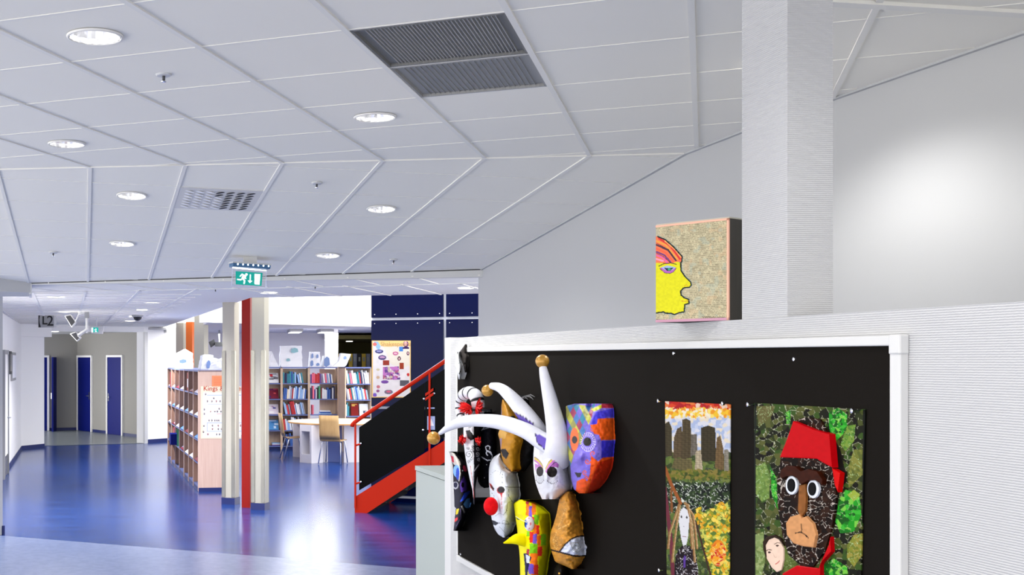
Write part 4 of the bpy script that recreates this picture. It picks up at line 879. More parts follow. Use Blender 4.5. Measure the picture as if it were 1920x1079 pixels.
# harlequin mask
def p_harl(x, y):
    P = Paint(x, y, (122, 106, 206)); X = (x-960)*5.395; Y = (y-740)*5.395
    dm = P.inside(z6([(500, 80), (790, 120), (840, 90), (830, 150), (800, 250), (720, 440), (690, 520), (640, 570), (600, 700), (570, 790), (540, 800), (540, 600)])); u = np.floor((X+Y*.5)/62).astype(int); w = np.floor((X-Y*.5)/62).astype(int)
    pal = np.array([S(c) for c in ((44, 120, 150), (150, 50, 84), (176, 176, 66), (110, 96, 190), (60, 110, 170), (140, 140, 70))]); P.c[dm] = pal[(u*3+w*5) % 6][dm]
    P.poly(z6([(800, 150), (905, 100), (905, 140), (830, 175)]), (196, 206, 30)); P.poly(z6([(905, 90), (1030, 85), (1030, 140), (905, 140)]), (160, 40, 60))
    P.poly(z6([(850, 180), (1035, 140), (1035, 235), (960, 225), (930, 260), (870, 255), (850, 310), (800, 300), (820, 240)]), (70, 60, 206))
    P.poly(z6([(790, 310), (860, 300), (865, 250), (960, 240), (1035, 240), (1035, 460), (900, 465), (880, 410), (830, 400)]), (236, 92, 24)); P.poly(z6([(905, 470), (1035, 470), (1035, 630), (960, 660), (905, 650)]), (60, 52, 200))
    P.poly(z6([(800, 620), (870, 680), (920, 640), (1035, 630), (1035, 760), (880, 960), (820, 1010), (640, 1010), (655, 880), (720, 850), (760, 880), (790, 800)]), (232, 84, 20)); P.poly(z6([(870, 690), (1035, 640), (1035, 800), (900, 960), (830, 1010), (760, 1010), (800, 880)]), (196, 44, 14))  # the redder second patch is mostly shading painted on the mask's side
    el(P, z6, 5.395, 632, 455, 44, 118, (226, 104, 40))
    for cx, cy, r, t, a in ((762, 680, 30, 1.2, 0), (738, 790, 28, 1.2, 1), (755, 845, 22, 1.1, 2), (895, 270, 28, 1.2, 3), (815, 350, 26, 1.0, 1), (820, 600, 30, 1.0, 2)): P.line(z6(spiral(cx, cy, r, t, a)), 1.6, (226, 92, 40))
    for k in range(22):
        a = 2*math.pi*k/22; P.line(z6([(764+54*math.cos(a), 480+58*math.sin(a)), (768+78*math.cos(a), 482+100*math.sin(a)*.95)]), 1.0, (214, 206, 236))
    P.line(z6([(768+74*math.cos(a), 482+95*math.sin(a)) for a in np.linspace(-1.7, 2.6, 30)]), .8, (220, 214, 240))
    el(P, z6, 5.395, 633, 460, 27, 38, (30, 26, 22)); el(P, z6, 5.395, 762, 480, 40, 44, (30, 26, 22)); P.poly(z6([(632, 790), (706, 795), (692, 838), (662, 842)]), (34, 26, 30)); P.vary(.12, 4, 2); return P.c
r_ = mask_root('harlequin mask with diamonds, purple and orange, at the right of the masks', 1108, 925)
shell('face', yx(z6, [(95, 640), (116, 545), (300, 548), (450, 550), (560, 560), (640, 575), (740, 590), (860, 600), (960, 625), (1003, 680)]), yx(z6, [(95, 1000), (130, 1020), (300, 1025), (480, 1028), (600, 1020), (750, 1000), (860, 950), (950, 880), (1003, 800)]), .115, p_harl, r_, bumps=[(960+680/5.395, 740+640/5.395, 9, 12, .022), (960+790/5.395, 740+105/5.395, 5, 8, -.02)], e=.6, step=.65)
# jester mask
def p_jest(x, y):
    P = Paint(x, y, (230, 231, 238)); P.vary(.03, 5, 3)
    for off, w, c in ((0, 5, (176, 150, 120)), (14, 4.5, (222, 206, 60)), (30, 5, (190, 120, 190))):
        P.line(z6([(486, 600+off), (430, 636+off), (380, 690+off), (350, 750+off)]), w, c); P.line(z6([(232, 640+off), (262, 662+off), (292, 700+off), (306, 730+off)]), w*.7, c)
    P.poly(z6([(484, 670), (468, 745), (440, 735), (400, 735), (352, 775), (372, 735), (420, 690)]), (186, 110, 190)); P.poly(z6([(232, 700), (270, 715), (290, 745), (250, 740), (238, 790)]), (186, 120, 190)); P.line(z6([(484, 678), (430, 690), (380, 740)]), 1.3, (70, 50, 110))
    for k in range(8):
        q = 360+k*14; P.line(z6([(q, 825), (q, 870+26*math.sin(k/7*math.pi))]), .5, (40, 36, 40)); el(P, z6, 5.395, q, 878+26*math.sin(k/7*math.pi), 4, 8, (30, 26, 40))
    for k in range(7):
        q = 244+k*13; P.line(z6([(q, 815), (q, 865+30*math.sin(k/6*math.pi))]), .5, (40, 36, 40)); el(P, z6, 5.395, q, 872+30*math.sin(k/6*math.pi), 4, 7, (30, 26, 40))
    el(P, z6, 5.395, 282, 780, 36, 50, (26, 20, 18)); el(P, z6, 5.395, 405, 786, 52, 54, (26, 20, 18)); return P.c
jr = mask_root('white jester mask with three long horns ending in gold balls', 1040, 938)
shell('face', yx(z6, [(500, 225), (600, 217), (700, 215), (800, 222), (900, 240), (1000, 275), (1062, 305)]), yx(z6, [(500, 540), (600, 555), (800, 580), (900, 600), (960, 592), (1010, 545), (1062, 490)]), .13, p_jest, jr, bumps=[(960+340/5.395, 740+840/5.395, 7, 14, .02), (960+372/5.395, 740+1050/5.395, 4, 6, -.03)], e=.7, s0=.35, step=.6)
purple = (104, 84, 180)
def p_hornA(x, y, i): P = Paint(x, y, (224, 225, 234)); P.vary(.04, 6, 4); P.poly(z8([(548, 425), (590, 440), (622, 462), (612, 500), (590, 500), (560, 470)]), purple); P.line(z8([(548, 425), (560, 470), (592, 500)]), 1.3, (20, 16, 40)); return P.c
def p_hornB(x, y, i): P = Paint(x, y, (224, 225, 234)); P.vary(.04, 6, 5); P.poly(z8([(450, 328), (500, 350), (540, 380), (568, 420), (548, 425), (500, 390), (470, 360)]), purple); P.line(z8([(450, 328), (500, 352), (545, 385)]), 1.6, (20, 16, 40)); return P.c
def p_hornC(x, y, i): P = Paint(x, y, (224, 225, 234)); P.vary(.04, 6, 6); return P.c
horn('horn', [(1034, 838, 18, .11), (1014, 826, 17, .14), (985, 808, 15, .18), (945, 794, 14, .22), (905, 789, 12, .25), (870, 791, 10.5, .27), (845, 800, 7.5, .285), (825, 813, 3.5, .3)], p_hornA, jr)
horn('horn', [(1014, 818, 17, .1), (1000, 797, 17, .13), (978, 768, 15, .16), (955, 742, 12, .19), (938, 728, 9, .2), (922, 724, 6, .21)], p_hornB, jr)
horn('horn', [(1044, 862, 26, .085), (1046, 838, 23, .1), (1044, 810, 19, .105), (1036, 770, 15, .11), (1028, 735, 12, .115), (1021, 705, 9, .12), (1018, 690, 7, .12)], p_hornC, jr)
gp = lambda x, y: Paint(x, y, (186, 138, 52)).vary(.1, 4, 8).c
paint_mat('goldpaint', .34, coat=.2); MATS['goldpaint'].node_tree.nodes['Principled BSDF'].inputs['Metallic'].default_value = .25
orb('ball', 813, 822, 12.3, .305, gp, jr, 'goldpaint'); orb('ball', 1017, 678, 12.8, .12, gp, jr, 'goldpaint'); orb('ball', 914, 733, 11, .215, gp, jr, 'goldpaint')
# cracked clown
def p_clown(x, y):
    P = Paint(x, y, (220, 224, 232)); P.vary(.04, 5, 4); K = (60, 62, 70)
    for ln, w in (([(540, 330), (570, 310), (620, 320), (660, 345)], .6), ([(540, 340), (525, 380)], .5), ([(580, 505), (640, 507), (720, 508)], 1.0), ([(615, 510), (612, 600), (640, 640), (650, 655)], .6), ([(555, 330), (548, 420), (550, 500)], .4), ([(600, 670), (595, 720), (585, 765)], .8), ([(600, 670), (640, 650), (700, 640)], .5), ([(510, 870), (545, 875), (570, 880), (640, 885), (672, 880)], .7), ([(545, 875), (560, 840), (600, 855), (620, 880)], .5), ([(520, 910), (545, 935), (580, 975)], .5), ([(480, 800), (520, 770), (560, 790), (600, 740)], .4), ([(570, 940), (580, 890)], .5), ([(455, 900), (490, 950)], .5), ([(420, 540), (470, 600), (440, 640)], .3), ([(430, 380), (480, 340), (520, 350)], .3)): P.line(z5(ln), w, K)
    P.poly(z5([(416, 465), (436, 475), (468, 522), (460, 548), (430, 512)]), (170, 24, 24)); P.poly(z5([(432, 485), (468, 522), (460, 545), (440, 512)]), (20, 14, 14)); el(P, z5, 5.394, 533, 538, 40, 38, (190, 30, 30)); el(P, z5, 5.394, 537, 534, 36, 34, (22, 12, 12)); P.poly(z5([(526, 570), (550, 570), (543, 620)]), (190, 30, 30)); P.line(z5([(540, 600), (542, 680), (546, 728)]), .7, (200, 70, 60))
    P.poly(z5([(440, 840), (470, 848), (512, 870), (482, 897), (455, 885)]), (34, 36, 42)); return P.c
cr = mask_root('cracked white clown mask with a round red nose', 945, 1008)
shell('face', yx(z5, [(168, 520), (200, 462), (260, 425), (330, 412), (450, 412), (600, 425), (760, 430), (850, 445), (930, 470), (990, 510), (1017, 560)]), yx(z5, [(168, 545), (250, 585), (330, 640), (350, 690), (480, 715), (600, 722), (660, 700), (760, 690), (860, 685), (930, 660), (980, 630), (1017, 592)]), .12, p_clown, cr, e=.5, s0=.4)
orb('nose', 920.5, 950, 13.4, .165, lambda x, y: Paint(x, y, (216, 22, 30)).vary(.12, 4, 3).c, cr, 'gloss', sy=1.28)
# black animal mask
def p_dog(x, y):
    P = Paint(x, y, (24, 22, 26)); q = lambda *a: el(P, z5, 5.394, *a)
    P.poly(z5([(0, 150), (60, 160), (110, 230), (120, 300), (60, 280), (20, 200)]), (196, 190, 184)); P.poly(z5([(15, 180), (55, 200), (62, 262), (40, 250)]), (190, 30, 50)); P.poly(z5([(70, 250), (120, 240), (130, 285), (75, 290)]), (190, 184, 176))
    q(88, 345, 36, 62, (120, 170, 225)); q(98, 372, 18, 62, (40, 70, 180)); P.line(z5([(118, 300), (122, 370), (110, 445)]), 1.6, (196, 190, 184)); q(170, 320, 16, 36, (190, 50, 80), -20)
    P.poly(z5([(120, 480), (160, 390), (195, 470), (190, 540), (130, 560)]), (74, 46, 130)); q(75, 490, 30, 38, (180, 180, 190)); q(76, 485, 20, 27, (18, 18, 44)); q(150, 485, 16, 28, (12, 10, 14))
    P.poly(z5([(120, 660), (165, 570), (222, 540), (222, 565), (160, 640)]), (40, 70, 190)); P.poly(z5([(155, 680), (190, 625), (222, 615), (222, 700), (205, 722), (175, 715)]), (96, 160, 226)); P.poly(z5([(65, 705), (80, 720), (70, 800), (55, 810)]), (190, 190, 196)); P.poly(z5([(85, 730), (112, 725), (100, 780), (78, 785)]), (232, 210, 40)); P.poly(z5([(60, 835), (95, 812), (100, 835), (70, 860)]), (226, 60, 50)); P.poly(z5([(130, 700), (145, 695), (175, 765), (160, 775)]), (160, 156, 150)); P.line(z5([(125, 730), (130, 820), (85, 900)]), 1.2, (110, 96, 130)); q(147, 340, 6, 6, (230, 230, 230)); return P.c
dr = mask_root('black animal mask with blue and purple marks at the lower left edge', 868, 997)
shell('face', yx(z5, [(148, 5), (170, 18), (210, 32), (290, 48), (480, 55), (600, 62), (720, 65), (830, 68), (950, 55)]), yx(z5, [(148, 42), (160, 80), (200, 130), (260, 170), (420, 215), (600, 235), (720, 212), (850, 165), (930, 115), (952, 72)]), .12, p_dog, dr, 'gloss', e=.6, s0=.4)
# tall black and white mask with striped horn
def p_tall(x, y):
    P = Paint(x, y, (226, 228, 232)); K = (24, 22, 26)
    P.poly([(888, 790), (905, 780), (906, 950), (886, 950), (889, 900)], K)
    for cx, cy, r, t, a, d_ in ((873, 797, 3, 1.2, 0, 1), (880, 800, 3, 1.1, 2, -1), (885, 845, 4, 1.3, 0, 1), (879, 853, 7.5, 1.6, 1, -1), (887, 838, 3, 1.1, 1, 1), (880, 866, 3, 1.1, 2, 1), (884, 862, 3.4, 1.2, 0, -1), (878, 842, 3.2, 1.1, 3, 1)): P.line(spiral(cx, cy, r, t, a, d_), .9, K)
    for cx, cy, r, t, a, d_ in ((896, 842, 4, 1.3, 0, 1), (895, 852, 4.4, 1.3, 2, -1), (898, 862, 3.4, 1.2, 1, 1), (894, 833, 3, 1.1, 0, 1), (896, 796, 4, 1.2, 1, 1)): P.line(spiral(cx, cy, r, t, a, d_), .9, (222, 222, 228))
    P.poly(z4([(358, 825), (395, 818), (440, 880), (438, 905), (405, 915), (375, 890)]), (10, 10, 12)); P.line([(882, 880), (886, 888), (892, 880), (898, 872)], 1.3, (230, 230, 234)); P.line([(882, 875), (886, 905), (889, 935)], .8, (200, 60, 50)); return P.c
def p_side(x, y):
    P = Paint(x, y, (14, 14, 20)); P.line(z5([(330, 195), (360, 215), (400, 238), (440, 232), (448, 190), (430, 150), (395, 140), (385, 165), (400, 185)]), 1.8, (206, 210, 222)); P.line(z5([(448, 190), (425, 160), (385, 130), (380, 100), (405, 88), (425, 100), (420, 125)]), 1.6, (206, 210, 222))
    for a, b in ((390, 280), (370, 412), (350, 522), (300, 370), (285, 435), (455, 330)): el(P, z5, 5.394, a, b, 4, 4, (210, 210, 220))
    P.line([(905, 806), (925, 800)], 1.0, (150, 156, 170)); P.line([(903, 808), (912, 796)], 1.2, (190, 194, 206)); return P.c
tr_ = mask_root('tall black and white mask with swirls, red feathers and striped horn', 890, 944)
shell('side', [(768, 892), (800, 896), (850, 898), (900, 890), (945, 884)], [(768, 921), (800, 928), (850, 930), (900, 926), (945, 903)], .06, p_side, tr_, 'gloss', s0=.2)
shell('face', [(772, 872), (795, 869), (830, 869), (860, 873), (880, 877), (900, 881), (920, 886), (946, 888)], [(772, 898), (795, 901), (830, 901), (860, 903), (880, 899), (900, 894), (920, 892), (946, 892.5)], .085, p_tall, tr_, base=.06, e=.8)
def p_strip(x, y, i): P = Paint(x, y, (216, 218, 226)); P.put((i % 14 >= 11), (22, 22, 28)); return P.c
horn('striped_horn', [(897, 765, 12, .12), (893, 745, 12.5, .125), (881, 737, 12, .13), (869, 742, 11, .135), (863, 757, 9, .14), (862, 775, 7.5, .145), (866, 789, 5, .145)], p_strip, tr_, sub=18)
def feathers(cx, cy, w, h, n, k, ang0, ang1, par):
    r = np.random.RandomState(k); mb = MB(); 
    for i in range(n):
        a = r.uniform(ang0, ang1); L = r.uniform(.6, 1); nn = .15+r.uniform(-.015, .02); ca, sa = math.cos(a), math.sin(a); p0 = (cx+r.uniform(-2, 2), cy+r.uniform(-2, 2)); m_ = (p0[0]+ca*w*L*.6, p0[1]+sa*h*L*.6+r.uniform(-2, 2)); e_ = (p0[0]+ca*w*L, p0[1]+sa*h*L+r.uniform(-3, 3)); o = (-sa*1.5, ca*1.5)
        mb.add([pb(p0[0], p0[1], nn), pb(m_[0]-o[0], m_[1]-o[1], nn+.012), pb(e_[0], e_[1], nn+.004), pb(m_[0]+o[0], m_[1]+o[1], nn+.012)], [(0, 1, 2), (0, 2, 3)])
    return obj('red_feathers', mb, 'featherred', par, kind='stuff')
mat('featherred', (236, 34, 30), .6)
feathers(884, 764, 26, 16, 90, 1, 2.2, 3.9, tr_); feathers(880, 768, 8, 12, 60, 2, .6, 2.4, tr_); feathers(893, 764, 14, 20, 80, 3, -1.3, 1.5, tr_); feathers(867, 826, 8, 9, 50, 4, 0, 6.28, tr_); feathers(897, 828, 6, 9, 40, 5, 0, 6.28, tr_)
# ochre and black mask behind the jester
def p_ochre(x, y): P = Paint(x, y, (184, 128, 26)); P.vary(.08, 6, 2); el(P, z8, 2.4575, 436, 356, 22, 9, (16, 14, 12), -20); P.poly(z8([(388, 500), (412, 496), (428, 520), (416, 545), (400, 530)]), (18, 16, 14)); P.poly(z8([(384, 330), (392, 270), (400, 400), (392, 500), (386, 460)]), (150, 130, 150)); P.poly(z8([(370, 415), (400, 405), (418, 425), (410, 450), (375, 448)]), (206, 160, 80)); return P.c
orr = mask_root('ochre and black half mask tucked behind the jester mask', 965, 884)
shell('black_side', yx(z8, [(250, 470), (300, 440), (400, 452), (500, 455), (602, 450)]), yx(z8, [(250, 512), (300, 524), (400, 538), (500, 545), (560, 530), (602, 500)]), .04, lambda x, y: Paint(x, y, (13, 13, 15)).c, orr, 'gloss')
shell('face', yx(z8, [(270, 398), (300, 393), (350, 392), (400, 388), (430, 378), (460, 386), (520, 392), (560, 402), (590, 425), (602, 440)]), yx(z8, [(270, 408), (300, 435), (350, 460), (400, 482), (460, 490), (520, 474), (590, 465), (602, 450)]), .06, p_ochre, orr, base=.05)
mb = MB()
for k in range(7): mb.tube([pb(968+k*2, 752-k, .05), pb(980+k*2.5, 748-k*1.2, .055), pb(984+k*3.2, 745+(k % 3)*2.5, .06)], [.004, .003, .001], 6)
obj('grey_feathers', mb, 'darkgrey', orr)
# yellow mask with puzzle pieces
def p_yel(x, y):
    P = Paint(x, y, (236, 226, 12)); P.poly(z7([(440, 240), (640, 300), (640, 1250), (470, 1250), (490, 900), (520, 600), (470, 400)]), (190, 186, 8))  # darker yellow on the right paints in the shaded side
    wx = x+1.0*(vnoise(x, y, 2.2, 31)-.5)*2; wy = y+1.0*(vnoise(x, y, 2.2, 32)-.5)*2; Q = Paint(wx, wy, (0, 0, 0)); 
    O_, Pu, Gr, Re, Ma = (236, 116, 30), (112, 84, 190), (120, 190, 30), (216, 50, 40), (176, 52, 70)
    for a, b, c, d_, col in ((335, 270, 375, 405, O_), (372, 300, 408, 420, Pu), (405, 262, 452, 395, O_), (425, 395, 485, 510, Gr), (405, 420, 432, 530, Re), (420, 505, 455, 640, O_), (455, 515, 490, 625, Re), (345, 580, 380, 640, Gr), (378, 590, 420, 715, Re), (418, 615, 465, 740, Pu), (462, 630, 512, 750, O_), (505, 615, 565, 745, Gr), (380, 725, 470, 845, Gr), (470, 755, 525, 865, Re), (345, 785, 378, 850, Ma), (385, 835, 470, 970, O_), (420, 965, 480, 1075, Re), (365, 955, 425, 1070, Pu), (400, 1070, 480, 1180, O_)): P.put(Q.inside(z7([(a, b), (c, b), (c, d_), (a, d_)])), col)
    P.poly(z7([(368, 178), (404, 186), (366, 282), (332, 268)]), Ma); P.poly(z7([(312, 835), (345, 832), (402, 880), (376, 950), (352, 1079), (340, 1250), (330, 1250), (328, 1000)]), (22, 24, 60)); P.poly(z7([(335, 845), (384, 868), (376, 945), (345, 945)]), (206, 214, 226)); P.poly(z7([(228, 430), (250, 435), (265, 455), (240, 452)]), (60, 80, 40)); P.vary(.05, 5, 3); return P.c
yr = mask_root('bright yellow beaked mask with puzzle pieces and a bulging eye', 1000, 1100)
shell('face', yx(z7, [(228, 270), (262, 196), (400, 215), (560, 240), (700, 248), (800, 262), (900, 270), (1000, 272), (1200, 276)]), yx(z7, [(228, 340), (250, 430), (300, 510), (380, 595), (450, 605), (600, 612), (800, 605), (900, 590), (1000, 575), (1200, 540)]), .12, p_yel, yr, 'gloss', s0=.28, bumps=[(930+270/6.028, 900+385/6.028, 6, 4, .012)], e=.75)
horn('beak', [(993, 1016, 13, .1), (981, 1013, 12, .13), (970, 1012, 10.5, .16), (960, 1014, 7, .18), (951, 1017, 3.5, .2), (944, 1019, 1, .215)], lambda x, y, i: Paint(x, y, (238, 226, 12)).c, yr, 'gloss')
def p_eye(x, y):
    P = Paint(x, y, (226, 222, 230)); el(P, z7, 6.028, 330, 500, 20, 46, (50, 90, 190)); el(P, z7, 6.028, 322, 502, 10, 26, (20, 24, 60))
    for ln in ([(360, 440), (385, 430)], [(370, 500), (395, 510), (405, 530)], [(385, 470), (395, 510)], [(365, 550), (400, 560)], [(380, 520), (410, 500)]): P.line(z7(ln), .7, (200, 40, 50))
    return P.c
orb('eyeball', 992.5, 983, 9.2, .135, p_eye, yr, 'gloss', sy=1.5)
horn('toothpick', [(987, 980, .8, .16), (976, 975, .9, .17), (967, 969, .8, .175)], lambda x, y, i: Paint(x, y, (222, 220, 160)).c, yr, seg=6)
# gold mask with one painted eye
def p_gold(x, y):
    P = Paint(x, y, (194, 134, 46)); P.vary(.25, 6, 12); P.vary(.2, 2.5, 13); r = np.random.RandomState(3)
    for k in range(70):
        t = r.rand(); a = r.randint(3); q = ((640+t*150, 700-t*380) if a == 0 else ((700+t*130, 560-t*60) if a == 1 else (640+r.uniform(0, 60), 640+r.uniform(0, 150)))); el(P, z7, 6.028, q[0], q[1], 3.5, 3.5, (240, 206, 130))
    P.poly(z7([(725, 812), (780, 742), (850, 682), (920, 652), (1020, 640), (1020, 862), (870, 850)]), (212, 218, 236)); P.line(z7([(722, 810), (780, 735), (850, 672), (920, 642), (1020, 632)]), 2.6, (16, 16, 18)); P.line(z7([(610, 792), (700, 815), (800, 842), (900, 866), (1020, 862)]), 2.9, (16, 16, 18))
    for rr_ in (52, 38, 24): P.line(z7([(900+rr_*math.cos(a), 772+rr_*1.1*math.sin(a)) for a in np.linspace(0, 6.3, 22)]), .6, (120, 130, 96))
    P.line(z7([(800, 760), (860, 715), (930, 715)]), .5, (150, 140, 110)); return P.c
gr = mask_root('gold mask with one large painted eye below the harlequin mask', 1070, 1068)
shell('face', yx(z7, [(135, 790), (200, 722), (300, 702), (400, 682), (500, 652), (600, 617), (700, 608), (780, 615), (850, 640), (930, 668), (1012, 860)]), yx(z7, [(135, 850), (180, 895), (300, 930), (400, 950), (500, 965), (640, 985), (760, 1000), (860, 1000), (940, 962), (1012, 905)]), .11, p_gold, gr, 'papier', s0=.35, rough=.008)
def p_bl(x, y): P = Paint(x, y, (15, 15, 17)); P.ell(1048.5, 1076, 1.6, 1.8, (210, 160, 60)); return P.c
br_ = mask_root('black mask peeking out below the gold mask at the bottom edge', 1052, 1110)
shell('face', [(1056, 1048), (1064, 1041), (1080, 1037), (1125, 1040)], [(1056, 1056), (1064, 1064), (1080, 1068), (1125, 1062)], .07, p_bl, br_, 'gloss')
# small white mask at the corner of the board
wr = mask_root('small thin white mask with a dark back at the top left corner of the pinboard', 868, 700)
shell('back', yx(z9, [(250, 404), (330, 345), (392, 300), (430, 302), (540, 332), (640, 362), (700, 385), (756, 400)]), yx(z9, [(250, 412), (400, 430), (470, 450), (650, 440), (756, 408)]), .02, lambda x, y: Paint(x, y, (58, 54, 52)).ell(874-1.5, 661.5, 1.6, 2, (15, 15, 15)).ell(865.5, 668.5, 1.6, 2.2, (10, 10, 10)).ell(871.5, 682, 1.6, 2.2, (14, 14, 14)).c, wr, 'gloss', base=.02, rough=0)
def p_small(x, y): P = Paint(x, y, (228, 230, 232)); P.line(z9([(300, 540), (310, 580), (292, 590)]), .9, (60, 90, 90)); P.poly(z9([(340, 645), (330, 740), (300, 800), (290, 770), (320, 720)]), (30, 34, 34)); P.line(z9([(270, 460), (290, 520)]), .5, (160, 160, 160)); return P.c
shell('face', yx(z9, [(388, 285), (450, 262), (550, 232), (640, 225), (700, 245), (780, 265), (880, 290)]), yx(z9, [(388, 300), (450, 305), (560, 343), (640, 362), (780, 350), (880, 318)]), .035, p_small, wr, 'gloss', base=.035, rough=0)

# ------------------------------------------------------------------ skyline picture and monkey collage, pinned to the felt
def ppaper(n): return lambda x, y: pb(x, y, n)
def p_sky(x, y):
    P = Paint(x, y, (90, 100, 60)); nz = vnoise(x, y, 5, 3)*6+vnoise(x, y, 2, 4)*4; yy = y+nz-5; everything = np.ones(len(x), bool)
    P.cells(yy < 766, 90, [(190, 40, 30), (214, 70, 40), (170, 30, 40), (226, 120, 60), (230, 200, 180)], 1, box=(1245, 1372, 745, 775)); P.cells((yy >= 766) & (yy < 784), 120, [(238, 190, 50), (232, 150, 40), (240, 214, 110), (236, 226, 200)], 2); P.cells((yy >= 784) & (yy < 850), 200, [(190, 200, 224), (214, 214, 222), (168, 182, 214), (226, 214, 190)], 3)
    P.cells((yy >= 850), 900, [(70, 90, 40), (90, 110, 50), (54, 66, 34), (110, 120, 60), (60, 70, 50)], 4, edge=(120, 130, 96), ew=.25, prob=.3)
    zk = lambda pts: zp((1240, 740), 3.186, pts)
    for pts, c in (([(22, 175), (45, 160), (62, 200), (66, 370), (20, 370)], (74, 66, 44)), ([(75, 260), (95, 205), (122, 190), (125, 380), (70, 380)], (96, 80, 56)), ([(125, 150), (150, 145), (176, 160), (178, 380), (120, 390)], (86, 74, 50)), ([(178, 240), (212, 236), (216, 360), (176, 370)], (120, 112, 100)), ([(236, 200), (280, 186), (322, 200), (328, 400), (236, 400)], (66, 58, 40)), ([(205, 340), (236, 330), (248, 460), (200, 470)], (196, 180, 150)), ([(330, 260), (352, 245), (372, 330), (372, 460), (320, 440)], (120, 96, 62)), ([(374, 330), (400, 330), (404, 460), (378, 470)], (150, 142, 128)), ([(80, 380), (180, 390), (190, 470), (60, 440)], (110, 100, 64))):
        P.poly(zk(pts), c); m = P.inside(zk(pts)); P.c[m & (np.floor(y/1.7) % 2 == 0)] *= .62; P.c[m & (np.floor(x/2.3) % 3 == 0)] *= .8
    P.cells((yy > 882) & (yy < 900), 160, [(80, 96, 36), (110, 110, 40), (130, 116, 56), (60, 74, 30)], 6)
    P.cells((yy > 905) & (yy < 962), 420, [(30, 40, 30), (44, 60, 34), (22, 28, 24), (60, 80, 44)], 7, edge=(214, 220, 206), ew=.55, prob=.35)
    Qw = Paint(x+9*(vnoise(x, y, 7, 41)-.5)+5*(vnoise(x, y, 3, 42)-.5), y+14*(vnoise(x, y, 8, 43)-.5), (0, 0, 0)); fld = Qw.inside(zk([(195, 700), (410, 640), (410, 1130), (300, 1130), (250, 900)])); P.cells(fld, 520, [(226, 190, 40), (150, 150, 40), (220, 160, 40), (90, 120, 50), (200, 200, 90), (240, 210, 90)], 8, edge=(60, 84, 40), ew=.5, prob=.35)
    el(P, zk, 3.186, 340, 950, 46, 80, (226, 130, 30)); P.cells(((x-1347)/14)**2+((y-1040)/22)**2 < 1, 60, [(220, 90, 30), (236, 160, 40), (200, 40, 30), (240, 200, 90)], 9, edge=(240, 220, 150), ew=.4, prob=.4)
    P.line(zk([(18, 430), (60, 540), (115, 650)]), 6, (150, 84, 40)); P.line(zk([(60, 560), (62, 700)]), 4, (130, 80, 44)); P.line(zk([(20, 560), (60, 900), (70, 1100)]), 7, (110, 46, 60)); P.line(zk([(205, 760), (250, 920), (300, 1100)]), 3.5, (66, 40, 30))
    P.cells(P.inside(zk([(75, 1110), (85, 960), (120, 905), (170, 905), (210, 960), (225, 1110)])), 150, [(34, 24, 26), (46, 32, 34), (26, 20, 26)], 10, edge=(210, 206, 210), ew=.5, prob=.4); P.line(zk([(140, 970), (138, 1030)]), 4, (92, 60, 150))
    for pts in ([(105, 660), (80, 740), (50, 830), (40, 920)], [(110, 665), (92, 780), (74, 920), (66, 1000)], [(140, 650), (190, 720), (205, 820), (214, 920)], [(150, 655), (180, 760), (190, 860), (200, 1000)], [(160, 660), (176, 800), (184, 920)]): P.line(zk(pts), 4.2, (150, 110, 66)); P.line(zk([(a+4, b) for a, b in pts]), 1.2, (206, 176, 130))
    P.poly(zk([(112, 700), (130, 676), (155, 690), (168, 740), (160, 850), (150, 900), (130, 905), (118, 860), (104, 760)]), (222, 222, 226)); el(P, zk, 3.186, 120, 732, 5, 8, (60, 56, 56)); el(P, zk, 3.186, 152, 736, 5, 8, (60, 56, 56)); P.line(zk([(132, 790), (140, 792)]), .7, (100, 90, 90)); P.line(zk([(126, 850), (148, 852)]), 1.2, (120, 50, 50)); P.c *= .78; return P.c
sk = sheet('picture', [(1247, 753), (1369, 759), (1367, 1098), (1250, 1078)], 124, 330, ppaper(.017), p_sky, 'gloss', thick=-PN*.003, label='tall narrow collage of a city skyline above fields and a long haired figure', cat='artwork')
zm = lambda pts: zp((1400, 740), 3.183, pts)
